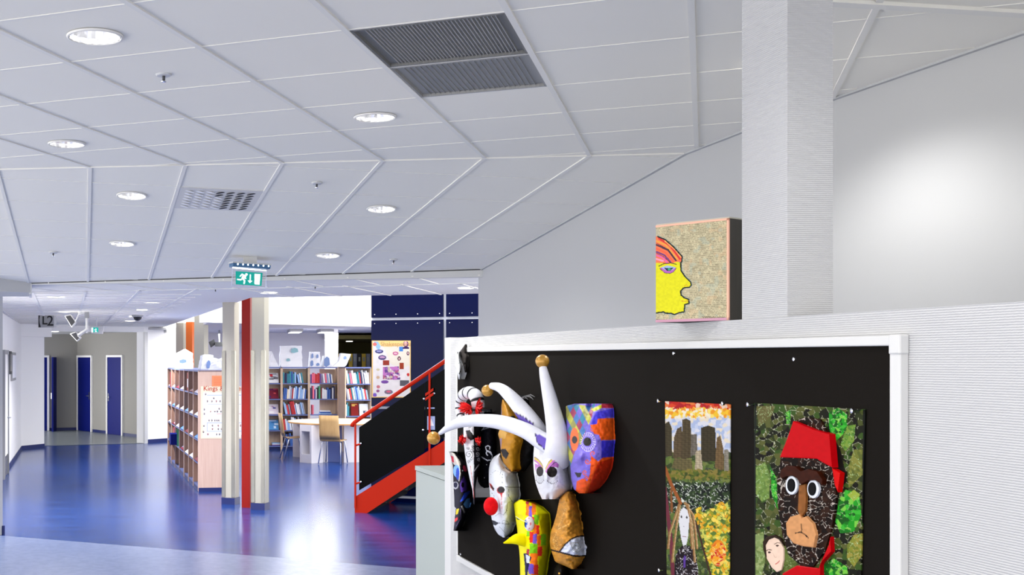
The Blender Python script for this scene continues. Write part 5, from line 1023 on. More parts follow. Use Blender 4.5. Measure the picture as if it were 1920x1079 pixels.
def p_monk(x, y):
    P = Paint(x, y, (50, 60, 30)); al_ = np.ones(len(x), bool)
    P.cells(al_, 1100, [(44, 52, 26), (70, 78, 36), (26, 28, 18), (88, 92, 46), (22, 20, 16), (56, 82, 32)], 1, edge=(176, 178, 150), ew=.45, prob=.4)
    gl = [(36, 150, 36), (60, 176, 52), (26, 112, 30), (120, 196, 70), (24, 84, 26)]
    lf = [([(490, 110), (545, 80), (600, 120), (600, 190), (575, 240), (530, 280), (490, 230)], gl), ([(600, 190), (650, 180), (640, 280), (590, 340), (560, 300)], [(96, 140, 50), (120, 150, 60), (80, 120, 50)]), ([(640, 330), (700, 330), (690, 480), (610, 560), (600, 450)], [(110, 116, 50), (130, 130, 60), (90, 100, 44)]), ([(550, 630), (590, 570), (670, 590), (685, 720), (640, 820), (560, 830), (530, 760)], gl), ([(600, 900), (640, 840), (690, 830), (690, 960), (640, 1030), (600, 980)], [(130, 136, 50), (150, 140, 60), (110, 120, 44)]), ([(460, 1020), (520, 980), (600, 1030), (610, 1200), (480, 1200)], gl), ([(45, 440), (110, 405), (140, 480), (135, 620), (90, 640), (50, 590)], [(110, 140, 66), (126, 150, 76), (96, 124, 58)]), ([(140, 430), (178, 500), (186, 690), (150, 600)], gl), ([(45, 840), (100, 820), (110, 1000), (60, 1200), (40, 1200)], [(130, 150, 90), (150, 164, 104), (110, 130, 70)]), ([(230, 110), (265, 90), (260, 170), (240, 180)], gl), ([(60, 70), (170, 70), (150, 130), (70, 200)], [(96, 92, 50), (110, 106, 66)]), ([(600, 600), (640, 570), (680, 600), (640, 640)], [(150, 170, 60)]), ([(220, 900), (300, 1000), (290, 1060), (220, 1060)], [(84, 100, 44), (100, 116, 56)])]
    for k, (pts, pal) in enumerate(lf): P.cells(P.inside(zm(pts)), 80, pal, 20+k, edge=(170, 196, 140), ew=.35, prob=.3)
    P.poly(zm([(470, 90), (490, 240), (510, 240), (560, 330), (600, 520), (560, 560), (545, 640), (520, 830), (510, 760), (540, 500), (505, 250)]), (20, 20, 18))
    P.c *= .8; P.poly(zm([(46, 50), (56, 50), (52, 1200), (40, 1200)]), (26, 30, 26)); P.poly(zm([(695, 90), (712, 90), (706, 1200), (688, 1200), (690, 500)]), (18, 20, 18)); return P.c
mk = sheet('picture', [(1414, 756), (1622, 768), (1613, 1120), (1415, 1104)], 190, 330, ppaper(.017), p_monk, 'gloss', thick=-PN*.003, label='collage of a brown monkey in a red cap among green leaves', cat='artwork')
def patch(name, pts, n0, n1, paintf, parent, m='gloss', z=zm, sub=2.0):    # a cut-out piece glued on the picture: outline in zoom coordinates
    px_ = z(pts); P = Paint([0], [0], (0, 0, 0)); xs = [q[0] for q in px_]; ys = [q[1] for q in px_]
    bm = bmesh.new(); vs = [bm.verts.new((a, b, 0)) for a, b in px_]; [bm.faces.new([vs[i] for i in t_]) for t_ in tessellate_polygon([[Vector((a, b, 0)) for a, b in px_]])]
    for _ in range(7):
        eds = [e_ for e_ in bm.edges if e_.calc_length() > sub]
        if not eds: break
        bmesh.ops.subdivide_edges(bm, edges=eds, cuts=1); bmesh.ops.triangulate(bm, faces=bm.faces[:])
    bm.verts.ensure_lookup_table(); bm.verts.index_update()
    x = np.array([v.co.x for v in bm.verts]); y = np.array([v.co.y for v in bm.verts]); c = paintf(x, y); bd = np.array([v.is_boundary for v in bm.verts])
    V = pbn(x, y, np.where(bd, n1-.0015, n1)); mb = MB(); mb.v = [tuple(q) for q in V]; mb.f = [tuple(v.index for v in f.verts) for f in bm.faces]
    for e_ in [e_ for e_ in bm.edges if e_.is_boundary]:
        a, b = e_.verts[0].index, e_.verts[1].index; k = len(mb.v); mb.v += [tuple(Vector(V[a])-PN*(n1-n0)), tuple(Vector(V[b])-PN*(n1-n0))]; c = np.vstack([c, c[[a, b]]]); mb.f.append((a, b, k+1, k))
    bm.free(); return obj(name, mb, m, parent, cols=c)
def p_fur(x, y): P = Paint(x, y, (46, 30, 22)); P.cells(np.ones(len(x), bool), 620, [(34, 17, 10), (24, 13, 9), (44, 24, 13), (18, 11, 8)], 3, edge=(176, 166, 156), ew=.5, prob=.42); return P.c
patch('head', [(205, 370), (280, 160), (350, 136), (440, 150), (490, 240), (530, 470), (535, 640), (510, 800), (470, 930), (400, 1030), (330, 1030), (250, 960), (215, 850), (190, 700), (180, 520)], .017, .022, p_fur, mk, sub=1.5)
flat_c = lambda c, v=.06: (lambda x, y: Paint(x, y, c).vary(v, 6, 2).c)
patch('cap', [(278, 160), (400, 210), (495, 238), (512, 438), (450, 405), (420, 385), (300, 380), (198, 376), (240, 270)], .017, .034, flat_c((178, 4, 14)), mk)
patch('cap_tassel', [(510, 440), (560, 470), (545, 585), (525, 540)], .017, .03, flat_c((196, 10, 10)), mk)
patch('collar', [(300, 1022), (430, 1040), (490, 900), (500, 850), (505, 940), (440, 1010), (440, 1075), (460, 1200), (200, 1200), (215, 1070)], .017, .028, flat_c((178, 4, 14)), mk)
patch('eyebrow', [(198, 490), (205, 450), (240, 425), (290, 430), (325, 458), (365, 446), (420, 460), (455, 510), (450, 540), (410, 512), (370, 515), (325, 540), (300, 500), (270, 485), (235, 490), (210, 505)], .02, .034, flat_c((52, 20, 9), .25), mk)
for cx, cy, ang in ((268, 543, -.1), (397, 565, -.1)):
    E_ = lambda rx, ry, dx=0: [(cx+dx+rx*math.cos(a), cy+ry*math.sin(a)) for a in np.linspace(0, 2*math.pi, 24, endpoint=False)]
    e_ = patch('eye', E_(36, 56), .02, .028, flat_c((222, 226, 234), .02), mk); patch('pupil', E_(23, 40, -4 if cx < 300 else -8), .028, .031, flat_c((12, 12, 14), .0), e_)
patch('nose_strip', [(312, 545), (352, 535), (356, 600), (352, 700), (335, 720), (322, 745), (305, 690)], .02, .028, flat_c((128, 80, 40), .25), mk)
def p_muz(x, y): P = Paint(x, y, (196, 140, 92)); P.vary(.12, 5, 5); P.line(zm([(325, 775), (328, 820)]), 1.6, (30, 22, 18)); P.line(zm([(290, 830), (320, 822), (345, 835), (368, 858)]), 1.9, (30, 22, 18)); return P.c
patch('muzzle', [(260, 732), (318, 715), (330, 740), (355, 728), (395, 770), (414, 840), (400, 915), (340, 908), (280, 890), (240, 840), (235, 770)], .02, .03, p_muz, mk)
def p_lady(x, y): P = Paint(x, y, (220, 192, 172)); P.vary(.04, 5, 3); P.line(zm([(118, 934), (130, 926), (148, 930)]), 1.2, (70, 50, 40)); P.line(zm([(166, 895), (182, 886), (198, 888)]), 1.2, (70, 50, 40)); el(P, zm, 3.183, 135, 944, 9, 6, (60, 44, 40)); el(P, zm, 3.183, 183, 904, 9, 6, (60, 44, 40)); P.line(zm([(158, 950), (168, 975), (178, 972)]), .6, (180, 140, 120)); P.line(zm([(172, 1014), (186, 1006), (196, 994)]), 1.6, (190, 100, 90)); return P.c
patch('small_portrait', [(110, 900), (130, 865), (165, 852), (195, 866), (222, 920), (222, 990), (208, 1050), (180, 1062), (150, 1035), (120, 980)], .017, .021, p_lady, mk, sub=1.2)
patch('portrait_hair', [(96, 880), (120, 850), (165, 838), (205, 860), (222, 905), (195, 868), (165, 855), (132, 868), (112, 902), (115, 970), (100, 930)], .017, .023, flat_c((44, 30, 22), .2), mk)
for k, (x, y) in enumerate(((1245, 752), (1367, 757.5), (1247, 1070), (1415, 759), (1612, 771))):
    c = pb(x, y, .012); mb = MB(); mb.lathe(c, [(0, .0), (.004, 0), (.003, .012), (.006, .016), (.006, .022), (0, .024)], 10, ax=PN); obj('push_pin', mb, 'chrome', label=['clear push pin at the top left of the skyline picture', 'clear push pin at the top right of the skyline picture', 'clear push pin at the bottom left of the skyline picture', 'clear push pin at the top left of the monkey collage', 'clear push pin at the top right of the monkey collage'][k], cat='push pin', group='push pins on the pinboard')

# ------------------------------------------------------------------ painted box canvas on top of the partition
zb = lambda pts: zp((1200, 380), 4.15, pts)
bl = on_z(1230, 605, PZ+.001); br = on_z(1367, 601, PZ+.001); hx = .302; bu = (br-bl).normalized(); bwid = (br-bl).length; bn = Vector((bu.y, -bu.x, 0)); bdp = .2
if bn.y > 0: bn = -bn
tb = thing('box_canvas', 'deep box canvas with a yellow profile face standing on the partition', 'artwork', (bl.x, bl.y, PZ+.001))
def pbox(x, y): return on_plane(x, y, bl, bn)
def p_face(x, y):
    P = Paint(x, y, (186, 176, 142)); n = vnoise(x, y, 5, 3); ln = np.floor((y+x*.06)/1.55) % 2 == 0; tx = vnoise(x*3, np.floor((y+x*.06)/1.55)*7, 2.2, 9) > .38; gap = (np.floor((x-1230)/20) % 1 == 0) & (np.abs((x-1230) % 40-0) < .6)
    P.put(ln & tx & ~gap, (116, 106, 84), .75); P.vary(.16, 7, 4); P.vary(.12, 2, 5); P.put((vnoise(x, y, 9, 14) > .72), (206, 170, 130), .3); P.put((vnoise(x, y, 8, 15) > .74), (150, 170, 160), .3)
    hair = [(120, 262), (140, 266), (200, 292), (262, 345), (312, 402), (330, 422), (325, 462), (290, 462), (230, 478), (180, 472), (118, 470)]
    face = [(115, 470), (290, 460), (318, 470), (320, 530), (350, 575), (395, 620), (400, 645), (385, 660), (340, 665), (318, 690), (320, 720), (345, 742), (380, 755), (383, 785), (350, 795), (345, 850), (300, 860), (270, 872), (240, 862), (200, 862), (185, 852), (115, 862)]
    out = hair[1:7]+face[2:]
    P.line(zb(out), 4.0, (60, 130, 140), .5); P.poly(zb(face), (208, 203, 6)); P.poly(zb(hair), (226, 110, 70)); P.vary(.08, 3, 6, P.inside(zb(face)))
    for k, (ln_, c) in enumerate((([(130, 300), (200, 330), (290, 440)], (240, 150, 60)), ([(130, 330), (220, 370), (280, 450)], (70, 40, 60)), ([(130, 360), (200, 390), (260, 460)], (230, 90, 60)), ([(130, 385), (190, 410), (240, 465)], (110, 50, 110)), ([(130, 410), (180, 430), (215, 470)], (214, 90, 150)), ([(130, 440), (180, 455)], (236, 150, 170)), ([(150, 280), (240, 340), (312, 440)], (200, 40, 40)), ([(200, 300), (280, 370), (318, 420)], (240, 160, 90)))): P.line(zb(ln_), 3.4, c)
    P.line(zb(out), 2.5, (14, 16, 18)); P.line(zb([(132, 318), (220, 365), (288, 455)]), .9, (24, 20, 30)); P.line(zb([(132, 398), (180, 420), (236, 466)]), .8, (24, 20, 30))
    P.line(zb([(148, 496), (185, 478), (240, 470), (284, 482)]), 1.6, (24, 24, 22)); P.poly(zb([(152, 512), (215, 492), (285, 510), (262, 540), (235, 552), (195, 548)]), (170, 90, 170)); P.poly(zb([(165, 506), (215, 490), (280, 506), (250, 528), (195, 526)]), (150, 170, 206)); P.poly(zb([(190, 510), (262, 508), (240, 530), (212, 534)]), (24, 30, 60)); el(P, zb, 4.15, 228, 520, 12, 10, (40, 150, 110)); P.line(zb([(152, 512), (195, 549), (235, 553), (262, 541), (285, 510)]), .9, (30, 24, 40))
    P.line(zb([(345, 650), (362, 642), (372, 648)]), 1.0, (190, 110, 20)); P.line(zb([(325, 768), (355, 770), (380, 764)]), 1.1, (190, 110, 20))
    P.line(zb([(490+k*7, 893+(7 if k % 2 else -6)) for k in range(26)]), .7, (60, 56, 46)); return P.c
tl = bl+Zv*hx; trr = br+Zv*hx
def upx(p): return (PX+FP*p.x/p.y, PY-FP*(p.z-EYE)/p.y)
sheet('painted_face', [upx(tl), upx(trr), upx(br+Zv*.002), upx(bl+Zv*.002)], 180, 230, lambda x, y: pbox(x, y)+bn*.001, p_face, 'papier', tb)
mat('boxside', (58, 54, 46), .7, noise=((40, 40, 6), .3, (44, 42, 38))); mat('boxedge', (232, 176, 150), .6)
mb = MB(); mb.prism([bl-bn*.004, br-bn*.004, br-bn*bdp, bl-bn*bdp], Zv*(hx-.001)); obj('body', mb, 'boxside', tb)
for P_, Q_, up in ((tl, trr, -Zv), (br, trr, -bu)):
    mb = MB(); mb.prism([P_, Q_, Q_+up*.006, P_+up*.006], -bn*.008+bn*.003*0); o = obj('edge_strip', mb, 'boxedge', tb); o.location += bn*.0025
mb = MB(); mb.prism([bl, br, br+Zv*.008, bl+Zv*.008], -bn*.006); mat('boxpink', (190, 140, 160), .6); o = obj('edge_strip', mb, 'boxpink', tb); o.location += bn*.0025
mb = MB(); mb.prism([tl-bn*.002, trr-bn*.002, trr-bn*bdp, tl-bn*bdp], Zv*.004); obj('lid', mb, 'colwhite', tb)
# ------------------------------------------------------------------ ceiling fixtures
def spot(p, power, size=150, color=(1, .98, .95), rad=.07, rot=(0, 0, 0)):
    l = bpy.data.lights.new('lamp', 'SPOT'); l.energy = power; l.spot_size = math.radians(size); l.spot_blend = .6; l.shadow_soft_size = rad; l.color = color
    o = bpy.data.objects.new('lamp_light', l); COL.objects.link(o); o.location = p; o.rotation_euler = rot; return o
def downlight(p, label, power=35, r=.1, n=(0, 0, 1), group='recessed downlights', big=True):
    p = Vector(p); n = Vector(n).normalized(); t = thing('downlight', label, 'lamp', tuple(p), group)
    mb = MB(); mb.lathe(p-n*.004, [(r*.985, .004), (r, 0), (r*1.07, .001), (r*1.09, .008)], 32, ax=n); obj('trim_ring', mb, 'grid', t, smooth=True)
    if big:
        mb = MB(); prof = [(r*.985, .0), (r*.95, .02), (r*.84, .05), (r*.66, .075), (r*.45, .09), (0, .092)]; vs = []; seg = 36
        u = n.orthogonal().normalized(); w = n.cross(u)
        for i, (rr, hh) in enumerate(prof):
            for k in range(seg): a = 2*math.pi*k/seg; q = rr*(1 if k % 2 else .955); vs.append(p+n*hh+(u*math.cos(a)+w*math.sin(a))*q)
        mb.add(vs, [(i*seg+k, i*seg+(k+1) % seg, (i+1)*seg+(k+1) % seg, (i+1)*seg+k) for i in range(len(prof)-1) for k in range(seg)]); obj('reflector', mb, 'reflector', t)
        for s in (-1, 1):
            mb = MB(); mb.tube([p+n*.07+u*s*.022-w*.05, p+n*.07+u*s*.022+w*.05], .011, 10); obj('bulb', mb, 'glow', t, smooth=True)
    else:
        mb = MB(); mb.lathe(p, [(r*.98, .003), (r*.6, .012), (0, .014)], 24, ax=n); obj('bulb', mb, 'glow', t, smooth=True)
    if power: lo = spot(p-n*.03, power); lo.parent = t; lo.location = -n*.03
    return t
def tile_hole(poly, zf, c, r, par):                        # replaces a full tile by one with a round hole
    c = Vector(c[:2]); n = 48; angs = sorted([2*math.pi*k/n for k in range(n)]+[math.atan2(q[1]-c.y, q[0]-c.x) % (2*math.pi) for q in poly]); outp = []; inp = []
    for a in angs:
        dv = Vector((math.cos(a), math.sin(a))); best = 9
        for i in range(len(poly)):
            p, q = Vector(poly[i]), Vector(poly[(i+1) % len(poly)]); e_ = q-p; den = dv.x*e_.y-dv.y*e_.x
            if abs(den) < 1e-9: continue
            tt = ((p.x-c.x)*e_.y-(p.y-c.y)*e_.x)/den; ss = ((p.x-c.x)*dv.y-(p.y-c.y)*dv.x)/den
            if tt > 0 and -1e-6 <= ss <= 1+1e-6: best = min(best, tt)
        outp.append(c+dv*best); inp.append(c+dv*r)
    m_ = len(angs); z = lambda q, d_: (q.x, q.y, zf(q.x, q.y)+d_); mb = MB()
    mb.add([z(q, .007) for q in outp]+[z(q, .007) for q in inp]+[z(q, .023) for q in outp]+[z(q, .023) for q in inp], [f for k in range(m_) for f in ((k, (k+1) % m_, m_+(k+1) % m_, m_+k), (2*m_+k, 3*m_+k, 3*m_+(k+1) % m_, 2*m_+(k+1) % m_), (m_+k, m_+(k+1) % m_, 3*m_+(k+1) % m_, 3*m_+k), (k, 2*m_+k, 2*m_+(k+1) % m_, (k+1) % m_))])
    return obj('ceiling_tile', mb, 'tile', par)
def cut(p, near):                                          # find the tile over p, remove it, rebuild it with a hole
    O, a, b, r, par, zf, cf = (GO, B2, A2, 0, ceil, zn, near_clip) if near else (S2, C2, D2, SR, slope, zs, far_clip)
    q = Vector((p.x, p.y))-O; det = a.x*b.y-a.y*b.x; u = (q.x*b.y-q.y*b.x)/det; v = (a.x*q.y-a.y*q.x)/det-r; i, j = math.floor(u/.6), math.floor(v/.6)
    full = sq(O, a, b, i, j, r=r); c = sum((Vector(t_) for t_ in full), Vector((0, 0)))/4; tc_ = Vector((c.x, c.y, zf(c.x, c.y)))
    for o in list(par.children):
        if o.name.startswith('ceiling_tile'):
            wpos = Vector(o.location)+Vector(par.location)
            if (Vector((wpos.x, wpos.y))-c).length < .12: bpy.data.objects.remove(o); break
    p = Vector((c.x, c.y))*.75+Vector((p.x, p.y))*.25 if False else Vector((p.x, p.y))
    tile_hole(cf(full), zf, p, .1*.985, par); return Vector((p.x, p.y, zf(p.x, p.y)))
for x, y, lab in ((178, 70, 'large round recessed downlight nearest the camera at the upper left'), (703, 221, 'round recessed downlight right of the middle, near the dark ceiling grilles'), (125, 271, 'round recessed downlight left, just before the ceiling starts to slope')):
    p = cut(on_z(x, y, CZ), True); downlight(p, lab, 95 if x == 703 else 30)
sn_ = -SN if SN.z < 0 else SN
for x, y, lab in ((247, 368, 'round downlight in the sloping ceiling beside the slotted air diffuser'), (715, 393, 'round downlight at the right of the sloping ceiling'), (229, 458, 'round downlight low on the left of the sloping ceiling'), (615, 480, 'round downlight low on the sloping ceiling right of the exit sign')):
    p = cut(on_plane(x, y, FO, SN), False); downlight(p, lab, 30, n=sn_)
for k, (x, y, pw_) in enumerate(((2.3, 4.75, 34), (1.0, 2.2, 30), (-.4, 2.0, 30), (.3, .2, 30), (2.2, 3.2, 12))):  # all but the wall washer are extra lamps added out of view
    downlight((x, y, CZ-.004), ['round downlight washing the white wall behind the column', 'round downlight above the pinboard out of frame', 'round downlight over the camera area on the left', 'round downlight behind the camera', 'round downlight behind the partition near its right end'][k], pw_, big=False)
for k, (x, y, pw_) in enumerate(((285, 568, 110), (266, 582, 0), (252, 594, 380), (244, 603, 0), (503, 550, 110), (876, 541, 40), (105, 558, 420))):
    p = on_z(x, y, LZ-.006); downlight(p, ['small downlight in the low hall ceiling, first of the row above the bookcase', 'small downlight in the low hall ceiling, second of the row', 'small downlight in the low hall ceiling, third of the row', 'small downlight in the low hall ceiling, last of the row', 'small downlight in the low ceiling beside the cream column', 'small downlight in the low ceiling in front of the blue wall', 'bright downlight in the low ceiling above the hanging sign'][k], pw_, big=False, group='downlights in the low hall ceiling')
downlight((on_y(103, 629, 28.6).x, 28.6, lz0+.05), 'small downlight in the corridor ceiling beyond the opening', 12, big=False)
def sprinkler(p, lab, n=(0, 0, 1), s=1.0):
    p = Vector(p); n = Vector(n); t = thing('sprinkler', lab, 'sprinkler', tuple(p), 'ceiling sprinklers')
    mb = MB(); mb.lathe(p, [(0, -.006), (.03*s, -.006), (.036*s, -.001), (.036*s, .006)], 20, ax=n); obj('rosette', mb, 'trimwhite', t)
    mb = MB(); mb.lathe(p, [(.006, -.026), (.007, -.006)], 10, ax=n, cap=True); obj('stem', mb, 'darkgrey', t)
    mb = MB(); mb.lathe(p, [(0, -.034), (.011, -.033), (.012, -.03), (0, -.027)], 12, ax=n); obj('deflector', mb, 'chrome', t)
sprinkler(on_z(307, 140, CZ+.006), 'small sprinkler head near the large downlight'); sprinkler(on_plane(594, 344, FO, SN), 'small sprinkler head in the upper part of the sloping ceiling', sn_); sprinkler(on_plane(100, 474, FO, SN), 'small sprinkler head at the lower left of the sloping ceiling', sn_); sprinkler(on_plane(738, 488, FO, SN), 'small sprinkler head at the lower right of the sloping ceiling', sn_); sprinkler(on_z(404, 542, LZ), 'small sprinkler head in the low ceiling left of the exit sign'); sprinkler(on_z(591, 537, LZ), 'small sprinkler head in the low ceiling right of the exit sign')
# dark perforated grilles in the near ceiling
mat('grille', (132, 132, 130), .7, noise=((240, 240, 1), .2, (106, 106, 104))); mat('grillelight', (166, 166, 164), .7, noise=((300, 300, 1), .2, (142, 142, 140))); mat('slat', (176, 176, 176), .6)
A3, B3 = v3(A2), v3(B2)
for j, mt, lab in ((0, 'grille', 'dark louvred air grille in the ceiling, nearer of the two'), (1, 'grillelight', 'grey meshed air grille in the ceiling, farther of the two')):
    q = GO+B2*(4*.6)+A2*(j*.6); t = thing('air_grille', lab, 'grille', (q.x+.3*B2.x+.3*A2.x, q.y+.3*B2.y+.3*A2.y, CZ), 'ceiling air grilles')
    c = v3(q+B2*.3+A2*.3, CZ+.02); mb = MB(); mb.box(c, .58, .585, .006, ux=B3, uy=A3); obj('mesh_panel', mb, mt, t)
    for s in (-1, 1):
        mb = MB(); mb.box(c+B3*s*.284-Zv*.008, .012, .585, .018, ux=B3, uy=A3); obj('grille_frame', mb, mt, t); mb = MB(); mb.box(c+A3*s*.284-Zv*.008, .56, .012, .018, ux=B3, uy=A3); obj('grille_frame', mb, mt, t)
    n_ = 34 if j == 0 else 22; mb = MB()
    for k in range(n_): mb.box(c+B3*(-.24+k*.50/n_)-Zv*.006, .0022 if j == 0 else .0014, .56, .006, ux=B3, uy=A3)
    obj('slats', mb, 'slat' if j == 0 else 'grey', t, kind='stuff')
mat('plategrey', (214, 212, 208), .6)
# slotted diffuser in the sloping ceiling
q3 = SQ+C3*(1*.6)+D3*(SR+.6); t = thing('air_diffuser', 'white air diffuser tile with rows of scooped slots in the sloping ceiling', 'diffuser', tuple(q3+C3*.3+D3*.3)); c = q3+C3*.3+D3*.3+sn_*.006
mb = MB(); mb.box(c, .575, .585, .008, ux=C3, uy=D3, uz=sn_); obj('plate', mb, 'plategrey', t)
sc1 = None; mat('scoop', (232, 232, 234), .4)
def half(mtn, tilt):
    mb = MB(); pts = [(.032*math.cos(a), .013*math.sin(a)) for a in np.linspace(0, 2*math.pi, 16, endpoint=False)]
    mb.prism([(x, y, -.004+tilt*x*.35) for x, y in pts], (0, 0, .003)); return mb
mesh_by = {}
for i in range(7):
    for j in range(7):
        dark = i >= 4 or (i == 3 and j < 2); key = 'd' if dark else 'l'; p = c+C3*((i-3)*.072)+D3*((j-3)*.072)-sn_*.006
        M4 = Matrix((tuple(C3)+(0,), tuple(D3)+(0,), tuple(sn_)+(0,), (0, 0, 0, 1))).transposed(); M4.translation = p-Vector(t.location)
        if key not in mesh_by: o = obj('slot' if dark else 'scoop', half(0, .6 if dark else -.6), 'black' if dark else 'scoop', t, local=True); mesh_by[key] = (o.data, Vector(o.location))
        else: o = bpy.data.objects.new('slot' if dark else 'scoop', mesh_by[key][0]); COL.objects.link(o); o.parent = t
        o.matrix_basis = M4 @ Matrix.Translation(mesh_by[key][1])
# exit sign under the slope
lp = paint_mat('litsign', .3); nt_ = lp.node_tree; at_ = [n for n in nt_.nodes if n.type == 'ATTRIBUTE'][0]; nt_.links.new(at_.outputs['Color'], nt_.nodes['Principled BSDF'].inputs['Emission Color']); nt_.nodes['Principled BSDF'].inputs['Emission Strength'].default_value = .75
su = Vector((.94, .34, 0)).normalized(); s_p = on_y(435, 496, 10.1); sn2 = Vector((su.y, -su.x, 0))
def ps(x, y, n=0.0): return on_plane(x, y, s_p+sn2*n, sn2)
t = thing('exit_sign', 'green emergency exit sign hanging from the sloping ceiling', 'sign', tuple(s_p))
a_, b_, c_, d_ = ps(433, 494), ps(504.5, 498.5), ps(503, 506), ps(433, 501)
mb = MB(); q = [a_, b_, c_, d_]; mb.prism([p-sn2*-.05 for p in q], -sn2*.1); hs = obj('housing', mb, 'signblue', t, bevel=.006)
mb = MB(); mb.prism([a_+Zv*.0+sn2*.06, b_+sn2*.06, b_+Zv*.012+sn2*.06, a_+Zv*.012+sn2*.06], -sn2*.12); cm_ = (a_+b_)/2; mb.box((cm_.x, cm_.y, (cm_.z+zs(cm_.x, cm_.y))/2+.01), .12, .05, max(.02, zs(cm_.x, cm_.y)-cm_.z)); obj('ceiling_plate', mb, 'trimwhite', t)
for k in range(7): mb = MB(); mb.ball(ps(446+k*9.6, 495.7+k*.62, .05), .007, 8, 6); obj('status_light', mb, 'glowsoft', hs)
mb = MB(); q = [ps(436, 500.8), ps(499.5, 506.8), ps(498.4, 540.2), ps(434.5, 535.5)]; mb.prism(q, -sn2*.006); gl_ = obj('clear_plate', mb, 'clear', t)
mb = MB(); mb.prism([ps(436, 501.5, .004), ps(499.5, 507, .004), ps(499.4, 508.6, .004), ps(436, 503.3, .004)], -sn2*.004); obj('light_strip', mb, 'glowsoft', t)
for e0, e1 in (((436, 502), (434.5, 535.5)), ((499.5, 507), (498.4, 540.2)), ((434.5, 535.5), (498.4, 540.2))): mb = MB(); mb.tube([ps(*e0, .002), ps(*e1, .002)], .0022, 6); obj('plate_edge', mb, 'panelgap', gl_)
ze2 = lambda pts: zp((240, 490), 7.192, pts)
def p_exit(x, y):
    P = Paint(x, y, (0, 132, 120)); g = np.clip((y-508)/12, 0, 1)[:, None]; Wt = (236, 244, 242)
    el(P, ze2, 7.192, 1597, 180, 17, 17, Wt); P.poly(ze2([(1545, 190), (1590, 200), (1580, 235), (1545, 245), (1530, 225)]), Wt)
    for ln, w in (([(1575, 205), (1540, 175), (1512, 205)], 2.2), ([(1575, 215), (1590, 235)], 2.0), ([(1545, 235), (1520, 252), (1478, 246)], 2.6), ([(1550, 240), (1572, 262), (1566, 300)], 2.8), ([(1585, 205), (1560, 190)], 3)): P.line(ze2(ln), w, Wt)
    P.line(ze2([(1650, 185), (1646, 280)]), 2.2, Wt); P.poly(ze2([(1612, 260), (1680, 266), (1643, 298)]), Wt); P.poly(ze2([(1706, 170), (1784, 174), (1776, 318), (1704, 312)]), Wt); return P.c
sheet('sign_face', [(441.8, 508.7), (492.5, 512), (490.5, 536.8), (442, 533.6)], 130, 80, lambda x, y: ps(x, y, .003), p_exit, 'litsign', t)
# far exit sign
Y_ = 21.0; t = thing('exit_sign', 'small lit exit sign box hanging in the low hall before the corridor', 'sign', tuple(on_y(181, 613, Y_))); f_ = lambda x, y: on_y(x, y, Y_)
mb = MB(); mb.prism([f_(169.5, 612), f_(195, 612), f_(192.5, 626.5), f_(171, 626)], (0, .08, 0)); obj('housing', mb, 'glowdim' if 'glowdim' in M else 'trimwhite', t, bevel=.01)
def p_ex2(x, y): P = Paint(x, y, (0, 150, 136)); P.put((x > 171.5) & (x < 174.5) & (y > 615), (240, 246, 246)); P.ell(180, 617.5, .9, .9, (240, 246, 246)); P.line([(180, 618.5), (179.6, 621), (178.6, 623)], .9, (240, 246, 246)); P.line([(180, 621), (181.4, 623)], .8, (240, 246, 246)); P.line([(176.5, 619), (178, 619)], .9, (240, 246, 246)); return P.c
sheet('sign_face', [(171, 614.5), (184.5, 614.5), (184.5, 623.5), (171.5, 623.5)], 40, 30, lambda x, y: f_(x, y)-Vector((0, .004, 0)), p_ex2, 'litsign', t)
mb = MB(); c = f_(181, 612); mb.tube([c, (c.x, c.y, LZ)], .008, 6); obj('hanger', mb, 'trimwhite', t)
# hanging L2 sign
Y_ = 20.0; t = thing('hanging_sign', 'grey hanging level sign reading L2 with a black arrow edge', 'sign', tuple(f_(88, 587)))
f_ = lambda x, y: on_y(x, y, 20.0)
mb = MB(); mb.prism([f_(72, 587), f_(101, 586.5), f_(101, 614), f_(72, 614.5)], (0, .03, 0)); obj('plate', mb, 'signgrey' if 'signgrey' in M else 'grey', t)
mb = MB(); mb.prism([p-Vector((0, .003, 0)) for p in (f_(72, 587), f_(77.5, 587), f_(74.6, 594), f_(73.8, 600), f_(74.4, 606), f_(76.7, 614), f_(72, 614.4))], (0, .002, 0)); obj('arrow_edge', mb, 'black', t)
obj('lettering', text_mb('L', .2, f_(78.5, 608.5)-Vector((0, .004, 0)), (1, 0, 0), (0, 0, 1), bold=.004), 'black', t); obj('lettering', text_mb('2', .25, f_(87.5, 611)-Vector((0, .004, 0)), (1, 0, 0), (0, 0, 1), bold=.002), 'black', t)
mb = MB(); mb.prism([f_(101, 587.5), f_(105, 588), f_(105, 613), f_(101, 613.5)], (0, .04, 0)); obj('end_bracket', mb, 'trimwhite', t)
for yy in (588, 610): mb = MB(); a, b = f_(105, yy), f_(128, yy-.5); mb.box((a+b)/2, (b-a).length, .03, .02); obj('support_arm', mb, 'trimwhite', t)
for xx in (80, 126): c = f_(xx, 587); mb = MB(); mb.tube([c, (c.x, c.y, LZ)], .006, 6); obj('hanger', mb, 'trimwhite', t)
